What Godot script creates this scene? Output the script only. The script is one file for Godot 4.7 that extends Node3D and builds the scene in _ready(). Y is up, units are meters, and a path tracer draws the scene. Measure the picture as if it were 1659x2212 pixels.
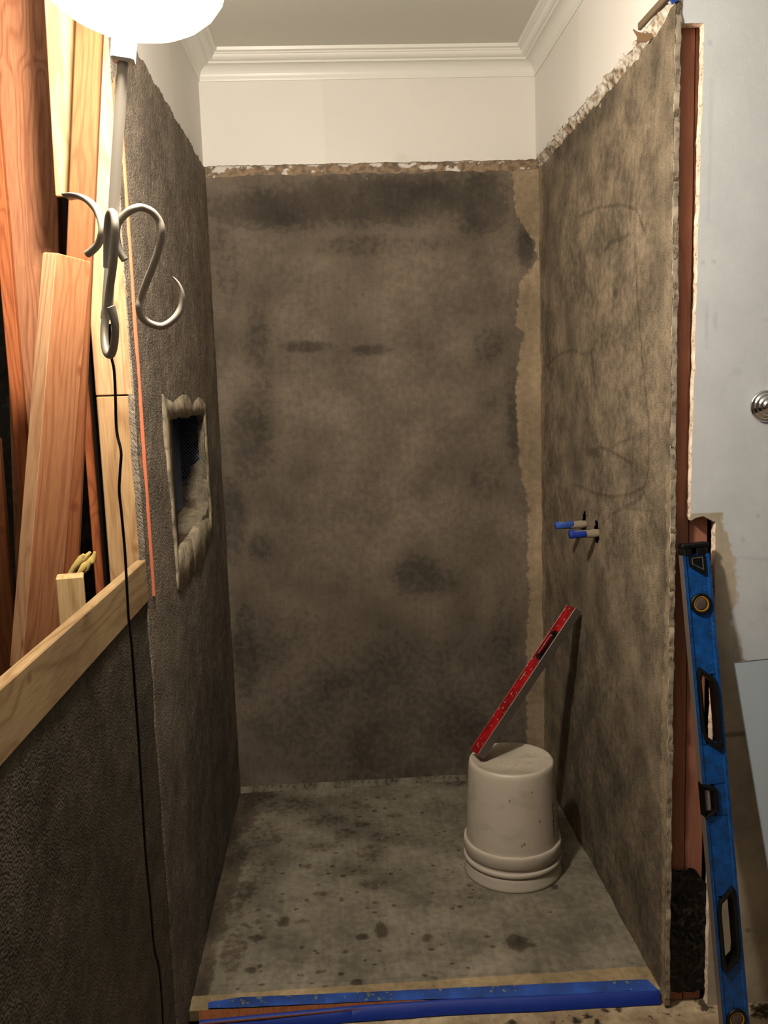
extends Node3D
# A gutted shower alcove: fresh mortar walls, open framing on one side, tools left standing about.
# x to the right, y up, z towards the viewer; metres. The shower floor is y = 0.

const XL := -0.447      # mortar face of the left wall
const XR := 0.799       # mortar face of the right wall
const ZB := -3.474      # mortar face of the back wall
const ZF := -2.1        # painted wall that faces the viewer
const YP := 2.443       # lower edge of the painted plaster
const CE := 2.828       # ceiling
const FL := -0.03       # bathroom floor

var rng := RandomNumberGenerator.new()
var mat := {}
var nz := FastNoiseLite.new()


# ---------------------------------------------------------------- helpers
func st_new(smooth := false) -> SurfaceTool:
	var st := SurfaceTool.new()
	st.begin(Mesh.PRIMITIVE_TRIANGLES)
	st.set_smooth_group(0 if smooth else -1)
	return st


func put(st: SurfaceTool, p: Vector3, uv := Vector2.ZERO, c := Color.WHITE) -> void:
	st.set_uv(uv)
	st.set_color(c)
	st.add_vertex(p)


func quad(st: SurfaceTool, a: Vector3, b: Vector3, c: Vector3, d: Vector3) -> void:   # counter-clockwise seen from outside
	for p in [a, c, b, a, d, c]:
		put(st, p)


func face(st: SurfaceTool, pts: Array, centre: Vector3) -> void:    # a flat convex face that looks away from centre
	var mid := Vector3.ZERO
	for p in pts:
		mid += p
	mid /= pts.size()
	var n: Vector3 = (pts[1] - pts[0]).cross(pts[2] - pts[0])
	var q := pts.duplicate()
	if n.dot(mid - centre) < 0.0:
		q.reverse()
	for k in range(1, q.size() - 1):
		put(st, q[0])
		put(st, q[k + 1])
		put(st, q[k])


func cbox(st: SurfaceTool, size: Vector3, bev: float, xf := Transform3D()) -> void:   # a box with chamfered edges
	var h := size / 2.0
	var c := xf.origin
	var at := func(s: Vector3, k: int) -> Vector3:
		var v := Vector3(s.x * (h.x - bev), s.y * (h.y - bev), s.z * (h.z - bev))
		v[k] = s[k] * h[k]
		return xf * v
	for k in 3:
		var i := (k + 1) % 3
		var j := (k + 2) % 3
		for s in [-1.0, 1.0]:
			var f := []
			for ij in [[-1, -1], [1, -1], [1, 1], [-1, 1]]:
				var v := Vector3.ZERO
				v[k] = s
				v[i] = ij[0]
				v[j] = ij[1]
				f.append(at.call(v, k))
			face(st, f, c)
		for ij in [[-1, -1], [1, -1], [1, 1], [-1, 1]]:
			var lo := Vector3.ZERO
			lo[i] = ij[0]
			lo[j] = ij[1]
			var hi := lo
			lo[k] = -1
			hi[k] = 1
			face(st, [at.call(lo, i), at.call(hi, i), at.call(hi, j), at.call(lo, j)], c)
	for sx in [-1, 1]:
		for sy in [-1, 1]:
			for sz in [-1, 1]:
				var s := Vector3(sx, sy, sz)
				face(st, [at.call(s, 0), at.call(s, 1), at.call(s, 2)], c)


func tube(st: SurfaceTool, pts: Array, rad: Variant, n := 10, flat_from := 9999) -> void:   # a round bar along a curve; past flat_from it is beaten flat
	var frames := []
	var up := Vector3(0.13, 0.2, 0.97).normalized()
	for i in pts.size():
		var d: Vector3 = (pts[mini(i + 1, pts.size() - 1)] - pts[maxi(i - 1, 0)]).normalized()
		up = (up - d * up.dot(d)).normalized()
		frames.append([up, d.cross(up)])
	var ring := func(i: int, k: int) -> Vector3:
		var a := TAU * k / n
		var r: float = rad if rad is float else rad[i]
		var ru := r
		var rv := r
		if i >= flat_from:
			var f := float(i - flat_from + 1) / (pts.size() - flat_from)
			ru = r * (1.0 + 0.7 * f)
			rv = r * (1.0 - 0.65 * f)
		return pts[i] + frames[i][0] * cos(a) * ru + frames[i][1] * sin(a) * rv
	for i in pts.size() - 1:
		for k in n:
			quad(st, ring.call(i, k), ring.call(i, k + 1), ring.call(i + 1, k + 1), ring.call(i + 1, k))
	for e in [0, pts.size() - 1]:
		var cap := []
		for k in n:
			cap.append(ring.call(e, k))
		var inside: Vector3 = pts[1] if e == 0 else pts[e - 1]
		st.set_smooth_group(-1)
		face(st, cap, inside)
		st.set_smooth_group(0)


func smooth_path(p: Array, steps := 6) -> Array:      # Catmull-Rom through the points
	var out := []
	for i in p.size() - 1:
		var a: Vector3 = p[maxi(i - 1, 0)]
		var d: Vector3 = p[mini(i + 2, p.size() - 1)]
		for s in steps:
			var b: Vector3 = p[i]
			out.append(b.cubic_interpolate(p[i + 1], a, d, float(s) / steps))
	out.append(p[-1])
	return out


func lathe(st: SurfaceTool, prof: Array, n := 48, at := Vector3.ZERO, wob = null) -> void:   # profile (radius, height), bottom to top on the outside
	var pt := func(i: int, k: int) -> Vector3:
		var a := TAU * (k % n) / n
		var r: float = prof[i].x
		if wob != null:
			r += wob.call(a, prof[i].y)
		return at + Vector3(cos(a) * r, prof[i].y, -sin(a) * r)
	var total := 0.0
	for i in prof.size() - 1:
		total += (prof[i + 1] - prof[i]).length()
	var run := 0.0
	for i in prof.size() - 1:
		var step: float = (prof[i + 1] - prof[i]).length()
		var v0 := 1.0 - run / total
		run += step
		var v1 := 1.0 - run / total
		for k in n:
			var u0 := float(k) / n
			var u1 := float(k + 1) / n
			var q := [pt.call(i, k), pt.call(i, k + 1), pt.call(i + 1, k + 1), pt.call(i + 1, k)]
			var uv := [Vector2(u0, v0), Vector2(u1, v0), Vector2(u1, v1), Vector2(u0, v1)]
			for m in [0, 2, 1, 0, 3, 2]:
				put(st, q[m], uv[m])


func prism(st: SurfaceTool, poly: Array, O: Vector3, A: Vector3, B: Vector3, N: Vector3, thick: float) -> void:   # an outlined plate, its face at O, its depth behind
	var p := PackedVector2Array(poly)
	if Geometry2D.is_polygon_clockwise(p):
		p.reverse()
	var t := Geometry2D.triangulate_polygon(p)
	var w := func(v: Vector2, dz: float) -> Vector3: return O + A * v.x + B * v.y + N * dz
	var flip := A.cross(B).dot(N) < 0.0
	for i in range(0, t.size(), 3):
		var a := p[t[i]]
		var b := p[t[i + 1]]
		var c := p[t[i + 2]]
		if ((b - a).cross(c - a) < 0.0) != flip:
			var s := b
			b = c
			c = s
		for v in [a, c, b]:
			put(st, w.call(v, 0.0), v)
		for v in [a, b, c]:
			put(st, w.call(v, -thick), v)
	for i in p.size():
		var a := p[i]
		var b := p[(i + 1) % p.size()]
		if flip:
			quad(st, w.call(b, 0.0), w.call(b, -thick), w.call(a, -thick), w.call(a, 0.0))
		else:
			quad(st, w.call(a, 0.0), w.call(a, -thick), w.call(b, -thick), w.call(b, 0.0))


func ringplate(st: SurfaceTool, outer: Array, inner: Array, O: Vector3, A: Vector3, B: Vector3, N: Vector3, thick: float, mid_out := 0.0) -> void:   # a closed frame between two outlines of as many points
	var w := func(v: Vector2, dz: float) -> Vector3: return O + A * v.x + B * v.y + N * dz
	var c := outer.size()
	for i in c:
		var j := (i + 1) % c
		var o0: Vector2 = outer[i]
		var o1: Vector2 = outer[j]
		var i0: Vector2 = inner[i]
		var i1: Vector2 = inner[j]
		var m0 := (o0 + i0) / 2.0
		var m1 := (o1 + i1) / 2.0
		var mid: Vector3 = w.call((m0 + m1) / 2.0, -thick / 2.0)
		face(st, [w.call(o0, 0), w.call(o1, 0), w.call(m1, mid_out), w.call(m0, mid_out)], mid)
		face(st, [w.call(m0, mid_out), w.call(m1, mid_out), w.call(i1, 0), w.call(i0, 0)], mid)
		face(st, [w.call(o0, 0), w.call(o1, 0), w.call(o1, -thick), w.call(o0, -thick)], mid)
		face(st, [w.call(i0, 0), w.call(i1, 0), w.call(i1, -thick), w.call(i0, -thick)], mid)


func relief(st: SurfaceTool, O: Vector3, A: Vector3, B: Vector3, N: Vector3, a0: float, a1: float, na: int, b0: float, b1: float, nb: int, warp: Callable, thick := 0.0, uv := Rect2(), skip = null, tint = null) -> void:
	# a surface a by b; warp(a, b) gives (a, b, height out of the surface); its rim is closed by a skirt thick deep
	var P := []
	var U := []
	var C := []
	for j in nb + 1:
		for i in na + 1:
			var a := lerpf(a0, a1, float(i) / na)
			var b := lerpf(b0, b1, float(j) / nb)
			var v: Vector3 = warp.call(a, b)
			P.append(O + A * v.x + B * v.y + N * v.z)
			U.append(Vector2((v.x - uv.position.x) / uv.size.x, 1.0 - (v.y - uv.position.y) / uv.size.y) if uv.has_area() else Vector2(v.x, v.y))
			C.append(tint.call(v.x, v.y) if tint != null else Color.WHITE)
	var W := na + 1
	for j in nb:
		for i in na:
			if skip != null and skip.call(lerpf(a0, a1, (i + 0.5) / na), lerpf(b0, b1, (j + 0.5) / nb)):
				continue
			var q := [j * W + i, j * W + i + 1, (j + 1) * W + i + 1, (j + 1) * W + i]
			for m in [0, 2, 1, 0, 3, 2]:
				put(st, P[q[m]], U[q[m]], C[q[m]])
	if thick > 0.0:
		st.set_smooth_group(-1)
		var rim := []
		for i in na:
			rim.append([i, i + 1])
			rim.append([nb * W + i + 1, nb * W + i])
		for j in nb:
			rim.append([j * W + na, (j + 1) * W + na])
			rim.append([(j + 1) * W, j * W])
		for e in rim:
			var p0: Vector3 = P[e[0]]
			var p1: Vector3 = P[e[1]]
			var dv: Vector2 = (Vector2(0.5, 0.5) - U[e[0]]).sign() * Vector2(thick / uv.size.x, thick / uv.size.y) if uv.has_area() else Vector2(thick, thick)
			var s := [[p0, U[e[0]]], [p0 - N * thick, U[e[0]] + dv], [p1 - N * thick, U[e[1]] + dv], [p1, U[e[1]]]]
			for m in [0, 2, 1, 0, 3, 2]:
				put(st, s[m][0], s[m][1], C[e[0]])


func done(called: String, st: SurfaceTool, m: Material, parent: Node3D = self) -> MeshInstance3D:
	st.generate_normals()
	var o := MeshInstance3D.new()
	o.name = called
	o.mesh = st.commit()
	o.material_override = m
	parent.add_child(o, true)
	return o


func thing(called: String, label: String, category: String, at := Vector3.ZERO, group := "") -> Node3D:
	var o := Node3D.new()
	o.name = called
	add_child(o, true)
	o.position = at
	return tag(o, label, category, group)


func tag(o: Node3D, label: String, category: String, group := "") -> Node3D:
	o.set_meta("label", label)
	o.set_meta("category", category)
	if group:
		o.set_meta("group", group)
	return o


func struct(called: String, label: String) -> Node3D:
	var o := Node3D.new()
	o.name = called
	add_child(o, true)
	o.set_meta("kind", "structure")
	o.set_meta("label", label)
	o.set_meta("category", called.split("_")[0])
	return o


func lean(p0: Vector3, p1: Vector3, face_dir: Vector3) -> Transform3D:   # local y runs p0 to p1, local z looks along face_dir; origin at p0
	var y := (p1 - p0).normalized()
	var z := (face_dir - y * face_dir.dot(y)).normalized()
	return Transform3D(Basis(y.cross(z), y, z), p0)


# ---------------------------------------------------------------- computed textures
func noise_bytes(w: int, h: int, freq: float, sd: int, oct := 3, kind := FastNoiseLite.TYPE_SIMPLEX_SMOOTH, squash := 1) -> PackedByteArray:
	var n := FastNoiseLite.new()
	n.noise_type = kind
	n.seed = sd
	n.frequency = freq
	n.fractal_octaves = oct
	var im: Image = n.get_image(w, maxi(h / squash, 2))
	if squash > 1:
		im.resize(w, h, Image.INTERPOLATE_CUBIC)
	im.convert(Image.FORMAT_L8)
	return im.get_data()


func field(w: int, h: int, r: Rect2, blobs: Array) -> PackedByteArray:     # soft ovals, in metres, as a mask
	var k := 3
	var fw := w / k
	var fh := h / k
	var f := PackedByteArray()
	f.resize(fw * fh)
	for o in blobs:
		var cx: float = (o[0] - r.position.x) / r.size.x * fw
		var cy: float = (1.0 - (o[1] - r.position.y) / r.size.y) * fh
		var rx: float = maxf(o[2] / r.size.x * fw, 0.8)
		var ry: float = maxf(o[3] / r.size.y * fh, 0.8)
		for y in range(maxi(int(cy - ry * 1.5), 0), mini(int(cy + ry * 1.5) + 2, fh)):
			for x in range(maxi(int(cx - rx * 1.5), 0), mini(int(cx + rx * 1.5) + 2, fw)):
				var d := sqrt(((x - cx) / rx) ** 2 + ((y - cy) / ry) ** 2)
				var v := int(255.0 * o[4] * clampf(1.5 - d, 0.0, 1.0))
				var i := y * fw + x
				if v > f[i]:
					f[i] = v
	var im := Image.create_from_data(fw, fh, false, Image.FORMAT_L8, f)
	im.resize(w, h, Image.INTERPOLATE_CUBIC)
	return im.get_data()


func mortar(r: Rect2, px: float, sd: int, o: Dictionary) -> StandardMaterial3D:
	# trowelled mortar or scuffed paint over the area r: lo..hi mottle, dark patches for wet, stains and painted shade, sand-coloured margins, fine grain in relief
	var w := int(r.size.x / px) / 3 * 3
	var h := int(r.size.y / px) / 3 * 3
	var A := noise_bytes(w, h, o.get("big", 5.0) * px, sd, 4)
	var B := noise_bytes(w, h, 28.0 * px, sd + 1, 4)
	var G := noise_bytes(w, h, 260.0 * px, sd + 2, 2)
	var S := noise_bytes(w, h, 45.0 * px, sd + 3, 3, FastNoiseLite.TYPE_SIMPLEX_SMOOTH, 9)
	var W := field(w, h, r, o.get("wet_or_shade", []))
	var L := field(w, h, r, o.get("lines", []))
	var lo: Color = o.lo
	var hi: Color = o.hi
	var wet_or_shade: Color = o.get("wet_or_shade_color", lo)
	var sand: Color = o.get("sand_color", hi)
	var ka: float = o.get("ka", 0.006)
	var kb: float = o.get("kb", 0.003)
	var ks: float = o.get("ks", 0.0015)
	var kg: float = o.get("kg", 0.0012)
	var kl: float = o.get("kl", 0.6)
	var kh: float = o.get("kh", 0.33)
	var pore: int = o.get("pore", 62)
	var rag: float = o.get("rag", 0.9)
	var soft: float = o.get("soft", 0.016)
	var has_sand: bool = o.has("sand")
	var cut = o.get("sand")
	var out := PackedByteArray()
	out.resize(w * h * 3)
	var hb := PackedByteArray()
	hb.resize(w * h)
	var dr := (hi.r - lo.r) * 255.0
	var dg := (hi.g - lo.g) * 255.0
	var db := (hi.b - lo.b) * 255.0
	var i := 0
	for y in h:
		var b := r.end.y - (y + 0.5) * px
		var c0 := -1e9
		var c1 := 1e9
		if has_sand:
			var c: Vector2 = cut.call(b)       # sand left of c.x and right of c.y
			c0 = (c.x - r.position.x) / px
			c1 = (c.y - r.position.x) / px
		for x in w:
			var bn := B[i] - 128
			var g := G[i]
			var t := 0.5 + (A[i] - 128) * ka + bn * kb + (S[i] - 128) * ks + (g - 128) * kg - L[i] * 0.00392 * kl
			var wv := clampf((W[i] + bn * rag + (g - 128) * 0.7 - 84.0) * soft, 0.0, 1.0) if W[i] > 6 else 0.0
			if g < pore:
				t -= (pore - g) * 0.012
			t = clampf(t, -0.25, 1.2)
			var cr := lo.r * 255.0 + dr * t
			var cg := lo.g * 255.0 + dg * t
			var cb := lo.b * 255.0 + db * t
			if wv > 0.0:
				var tt := 0.75 + t * 0.5
				cr += (wet_or_shade.r * 255.0 * tt - cr) * wv
				cg += (wet_or_shade.g * 255.0 * tt - cg) * wv
				cb += (wet_or_shade.b * 255.0 * tt - cb) * wv
			if has_sand:
				var e := (bn * 0.06 + (g - 128) * 0.015) * 0.0014 / px
				var k := clampf(maxf(c0 - x + e, x - c1 + e) * 0.22 + 0.5, 0.0, 1.0)
				if k > 0.0:
					var ts := 0.85 + t * 0.3
					cr += (sand.r * 255.0 * ts - cr) * k
					cg += (sand.g * 255.0 * ts - cg) * k
					cb += (sand.b * 255.0 * ts - cb) * k
			out[i * 3] = clampi(int(cr), 0, 255)
			out[i * 3 + 1] = clampi(int(cg), 0, 255)
			out[i * 3 + 2] = clampi(int(cb), 0, 255)
			hb[i] = clampi(g / 2 + int((bn + 128) * kh) + S[i] / 20 - (40 if g < pore else 0), 0, 255)
			i += 1
	var m := StandardMaterial3D.new()
	m.albedo_texture = ImageTexture.create_from_image(Image.create_from_data(w, h, false, Image.FORMAT_RGB8, out))
	m.roughness = o.get("rough", 0.92)
	m.metallic_specular = o.get("spec", 0.25)
	m.texture_repeat = false
	m.heightmap_enabled = true
	m.heightmap_texture = ImageTexture.create_from_image(Image.create_from_data(w, h, false, Image.FORMAT_L8, hb))
	m.heightmap_scale = o.get("relief", 0.35)
	return m


func wood_image(sd: int, lo: Color, hi: Color, rings: int, wander: float, knots: Array) -> ImageTexture:   # grain runs along v; 0.25 m x 1 m
	var w := 256
	var h := 1024
	var A := FastNoiseLite.new()
	A.seed = sd
	A.frequency = 0.011
	A.fractal_octaves = 2
	var im: Image = A.get_seamless_image(w, h / 8)
	im.resize(w, h, Image.INTERPOLATE_CUBIC)
	im.convert(Image.FORMAT_L8)
	var a := im.get_data()
	A.frequency = 0.2
	im = A.get_seamless_image(w, h / 16)
	im.resize(w, h, Image.INTERPOLATE_CUBIC)
	im.convert(Image.FORMAT_L8)
	var f := im.get_data()
	var out := PackedByteArray()
	out.resize(w * h * 3)
	for y in h:
		for x in w:
			var i := y * w + x
			var u := float(x) / w
			var warp := (a[i] - 128) / 128.0 * wander
			var kn := 0.0
			for k in knots:
				var d := sqrt(((x - k[0]) / 13.0) ** 2 + ((y - k[1]) / 20.0) ** 2)
				warp += 0.5 * exp(-d * 0.8)
				kn = maxf(kn, clampf(1.3 - d * 1.6, 0.0, 1.0))
			var s := 0.5 + 0.5 * sin(TAU * (u * rings + warp))
			var t := 0.25 + 0.5 * (1.0 - s * s * s) + (f[i] - 128) / 128.0 * 0.3 - kn * 0.9
			var c := lo.lerp(hi, clampf(t, -0.5, 1.1))
			out[i * 3] = clampi(int(c.r * 255), 0, 255)
			out[i * 3 + 1] = clampi(int(c.g * 255), 0, 255)
			out[i * 3 + 2] = clampi(int(c.b * 255), 0, 255)
	return ImageTexture.create_from_image(Image.create_from_data(w, h, false, Image.FORMAT_RGB8, out))


func wood(tex: ImageTexture, off: Vector3, tint := Color.WHITE, rough := 0.75) -> StandardMaterial3D:
	var m := StandardMaterial3D.new()
	m.albedo_texture = tex
	m.albedo_color = tint
	m.roughness = rough
	m.metallic_specular = 0.35
	m.uv1_triplanar = true
	m.uv1_triplanar_sharpness = 8.0
	m.uv1_scale = Vector3(4.0, 1.0, 4.0)
	m.uv1_offset = off
	return m


func plain(c: Color, rough := 0.8, metal := 0.0, spec := 0.4) -> StandardMaterial3D:
	var m := StandardMaterial3D.new()
	m.albedo_color = c
	m.roughness = rough
	m.metallic = metal
	m.metallic_specular = spec
	return m


func speckled(sd: int, base: Color, dirt: Color, freq: float, below: float, size := 512, fine := 0.04) -> ImageTexture:   # a colour with flecks where a noise runs low
	var n := noise_bytes(size, size, freq, sd, 3)
	var g := noise_bytes(size, size, freq * 0.2, sd + 7, 3)
	var out := PackedByteArray()
	out.resize(size * size * 3)
	for i in size * size:
		var k := clampf((below - n[i] / 255.0 - (g[i] - 128) * 0.0012) * 14.0, 0.0, 1.0)
		var c := base.lerp(dirt, k)
		var s := 1.0 + (g[i] - 128) * 0.0078 * fine
		out[i * 3] = clampi(int(c.r * 255 * s), 0, 255)
		out[i * 3 + 1] = clampi(int(c.g * 255 * s), 0, 255)
		out[i * 3 + 2] = clampi(int(c.b * 255 * s), 0, 255)
	return ImageTexture.create_from_image(Image.create_from_data(size, size, false, Image.FORMAT_RGB8, out))


func tri_mat(tex: ImageTexture, scale: float, rough := 0.7, metal := 0.0, spec := 0.4) -> StandardMaterial3D:
	var m := StandardMaterial3D.new()
	m.albedo_texture = tex
	m.uv1_triplanar = true
	m.uv1_scale = Vector3.ONE * scale
	m.roughness = rough
	m.metallic = metal
	m.metallic_specular = spec
	return m


func arc_line(c: Vector2, rx: float, ry: float, a0: float, a1: float, wd: float, s: float) -> Array:    # a trowel sweep as a run of small ovals
	var out := []
	var n := int(maxf(absf(a1 - a0) * maxf(rx, ry) / 0.006, 3))
	for i in n + 1:
		var a := lerpf(a0, a1, float(i) / n)
		out.append([c.x + cos(a) * rx, c.y + sin(a) * ry, wd, wd, s * (0.6 + 0.4 * sin(i * 0.7))])
	return out


func path_line(p: Array, wd: float, s: float) -> Array:
	var out := []
	for i in p.size() - 1:
		var a: Vector2 = p[i]
		var b: Vector2 = p[i + 1]
		var n := int(maxf((b - a).length() / 0.005, 1))
		for k in n:
			var v := a.lerp(b, float(k) / n)
			out.append([v.x, v.y, wd, wd, s])
	return out


func edge_at(p: Array, b: float) -> float:      # x of a broken line (points from high y to low y) at height b
	if b >= p[0].y:
		return p[0].x
	for i in p.size() - 1:
		if b >= p[i + 1].y:
			return lerpf(p[i].x, p[i + 1].x, (p[i].y - b) / maxf(p[i].y - p[i + 1].y, 1e-5))
	return p[-1].x


func n3(x: float, y: float, f: float, z := 0.0) -> float:
	return nz.get_noise_3d(x * f * 100.0, y * f * 100.0, z * 100.0)


# ---------------------------------------------------------------- the scene
func _ready() -> void:
	rng.seed = 20
	nz.seed = 5
	nz.frequency = 0.01
	nz.fractal_octaves = 3
	camera_and_light()
	materials()
	shell()
	back_wall()
	right_wall()
	left_wall()
	facing_wall()
	floors()
	crown()
	framing()
	lamp()
	bucket()
	red_level()
	blue_level()
	pipes()
	small_things()


func camera_and_light() -> void:
	var cam := Camera3D.new()
	cam.name = "camera"
	cam.position = Vector3(0, 1.6, 0)
	cam.rotation = Vector3(-0.1355, -0.0504, -0.0332)
	cam.fov = 59.74
	cam.near = 0.05
	add_child(cam)
	cam.current = true
	var sky := ProceduralSkyMaterial.new()
	sky.sky_top_color = Color(0.42, 0.58, 0.85)
	sky.sky_horizon_color = Color(0.75, 0.82, 0.92)
	sky.ground_horizon_color = Color(0.5, 0.52, 0.5)
	sky.ground_bottom_color = Color(0.3, 0.3, 0.28)
	sky.sky_energy_multiplier = 0.35
	var e := Environment.new()
	e.background_mode = Environment.BG_SKY
	e.sky = Sky.new()
	e.sky.sky_material = sky
	e.tonemap_mode = Environment.TONE_MAPPER_LINEAR
	e.tonemap_exposure = 1.0
	e.sdfgi_enabled = true
	e.ssao_enabled = true
	e.ssil_enabled = true
	var we := WorldEnvironment.new()
	we.name = "environment"
	we.environment = e
	add_child(we)
	# daylight through the bathroom window, in the wall to the right of the viewer
	var day := AreaLight3D.new()
	day.name = "window_daylight"
	day.area_size = Vector2(1.0, 1.0)
	day.light_color = Color(0.66, 0.82, 1.0)
	day.light_energy = 0.22
	day.area_range = 12.0
	day.shadow_enabled = true
	add_child(day)
	day.look_at_from_position(Vector3(2.16, 1.85, -0.5), Vector3(0.6, 1.75, -0.5))


func materials() -> void:
	var fir := wood_image(11, Color(0.62, 0.44, 0.31), Color(0.76, 0.60, 0.45), 9, 1.4, [[90, 300], [180, 760], [40, 620]])
	var red := wood_image(23, Color(0.46, 0.28, 0.19), Color(0.61, 0.42, 0.30), 7, 2.2, [])
	var pale := wood_image(37, Color(0.62, 0.50, 0.36), Color(0.80, 0.70, 0.55), 6, 1.0, [[60, 500], [200, 150]])
	mat.fir = wood(fir, Vector3(0.1, 0.2, 0.3))
	mat.fir2 = wood(fir, Vector3(0.55, 0.63, 0.8), Color(0.80, 0.70, 0.64))
	mat.fir3 = wood(fir, Vector3(0.3, 0.4, 0.05), Color(0.66, 0.52, 0.42))
	mat.red = wood(red, Vector3(0.2, 0.1, 0.6), Color.WHITE, 0.5)
	mat.red2 = wood(red, Vector3(0.7, 0.4, 0.1), Color(1.0, 0.85, 0.7), 0.6)
	var dull := wood_image(29, Color(0.57, 0.375, 0.305), Color(0.66, 0.45, 0.37), 3, 1.2, [])
	mat.stud_red = wood(dull, Vector3(0.4, 0.8, 0.9), Color.WHITE, 0.6)
	mat.pale = wood(pale, Vector3(0.15, 0.35, 0.1), Color(0.88, 0.82, 0.76))
	mat.cap = wood(pale, Vector3(0.35, 0.55, 0.2), Color(0.76, 0.73, 0.68), 0.9)
	mat.pale2 = wood(pale, Vector3(0.6, 0.8, 0.5), Color(0.96, 0.93, 0.86))
	mat.paint = tri_mat(speckled(3, Color(0.845, 0.825, 0.80), Color(0.82, 0.80, 0.765), 0.02, 0.2, 256, 0.03), 0.7, 0.5)
	mat.ceiling = plain(Color(0.81, 0.80, 0.755), 0.85)
	mat.trim = plain(Color(0.86, 0.85, 0.82), 0.35)
	mat.room = plain(Color(0.42, 0.40, 0.38), 0.9)
	mat.crumb = plain(Color.WHITE, 0.95)
	mat.crumb.vertex_color_use_as_albedo = true
	mat.black = plain(Color(0.035, 0.033, 0.034), 0.45)
	mat.gap_shade = tri_mat(speckled(41, Color(0.06, 0.055, 0.055), Color(0.16, 0.14, 0.12), 0.05, 0.36, 256), 2.0, 0.55)
	mat.steel = plain(Color(0.60, 0.58, 0.55), 0.35, 0.9)
	mat.chrome = plain(Color(0.86, 0.87, 0.9), 0.06, 1.0)
	mat.dark_hole = plain(Color(0.05, 0.04, 0.035), 0.95)
	var tape := speckled(51, Color(0.15, 0.27, 0.55), Color(0.42, 0.45, 0.45), 0.05, 0.26, 256, 0.3)
	mat.tape = tri_mat(tape, 3.0, 0.6)
	mat.tape_deep = plain(Color(0.05, 0.17, 0.52), 0.55)
	mat.cut_edge = tri_mat(speckled(61, Color(0.85, 0.77, 0.69), Color(0.55, 0.42, 0.32), 0.06, 0.3, 256, 0.2), 5.0, 0.95)


# ---------------------------------------------------------------- setting
func slab(called: String, p: Node3D, lo: Vector3, hi: Vector3, m: Material) -> MeshInstance3D:
	var st := st_new()
	cbox(st, hi - lo, 0.002, Transform3D(Basis(), (lo + hi) / 2.0))
	return done(called, st, m, p)


func slab_into(st: SurfaceTool, lo: Vector3, hi: Vector3) -> void:
	st.set_smooth_group(-1)
	cbox(st, hi - lo, 0.0005, Transform3D(Basis(), (lo + hi) / 2.0))


func shell() -> void:
	var c := struct("ceiling", "flat off-white painted ceiling above the shower alcove")
	slab("ceiling_board", c, Vector3(-1.8, CE, -3.7), Vector3(2.4, CE + 0.12, 1.7), mat.ceiling)
	var w := struct("wall_right_room", "bathroom wall with the window, out of view on the right")
	slab("wall_panel", w, Vector3(2.2, -0.2, -2.3), Vector3(2.35, CE, -1.05), mat.room)
	slab("wall_panel", w, Vector3(2.2, -0.2, 0.05), Vector3(2.35, CE, 1.7), mat.room)
	slab("wall_panel", w, Vector3(2.2, -0.2, -1.05), Vector3(2.35, 1.3, 0.05), mat.room)
	slab("wall_panel", w, Vector3(2.2, 2.4, -1.05), Vector3(2.35, CE, 0.05), mat.room)
	var win := struct("window_1", "bathroom window, out of view on the right")
	var st := st_new()
	for q in [[Vector3(2.27, 1.85, -1.02), Vector3(0.06, 1.1, 0.06)], [Vector3(2.27, 1.85, 0.02), Vector3(0.06, 1.1, 0.06)], [Vector3(2.27, 1.33, -0.5), Vector3(0.06, 0.06, 1.1)], [Vector3(2.27, 2.37, -0.5), Vector3(0.06, 0.06, 1.1)], [Vector3(2.27, 1.85, -0.5), Vector3(0.04, 0.04, 1.0)]]:
		cbox(st, q[1], 0.004, Transform3D(Basis(), q[0]))
	done("frame", st, mat.trim, win)
	var glass := StandardMaterial3D.new()
	glass.transparency = BaseMaterial3D.TRANSPARENCY_ALPHA
	glass.albedo_color = Color(1, 1, 1, 0.06)
	glass.roughness = 0.02
	st = st_new()
	cbox(st, Vector3(0.006, 1.0, 1.0), 0.001, Transform3D(Basis(), Vector3(2.27, 1.85, -0.5)))
	done("pane", st, glass, win)
	w = struct("wall_rear", "bathroom wall behind the viewer")
	slab("wall_panel", w, Vector3(-1.8, -0.2, 1.5), Vector3(2.35, CE, 1.65), mat.room)
	w = struct("wall_left_room", "far side of the framed space beyond the low wall")
	slab("wall_panel", w, Vector3(-1.75, -0.2, -3.7), Vector3(-1.6, CE, 1.6), mat.room)
	w = struct("wall_framing", "black sheet added behind the open studs for the shade in the gaps")
	st = st_new(true)
	relief(st, Vector3(0, 0, -2.42), Vector3.RIGHT, Vector3.UP, Vector3.BACK, -1.6, XL - 0.012, 40, -0.2, CE, 90, func(a, b): return Vector3(a, b, 0.02 * n3(a, b, 3.0)), 0.12)
	done("gap_shade_sheet", st, mat.gap_shade, w)  # black sheet put in where the gaps hold only shade


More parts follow.
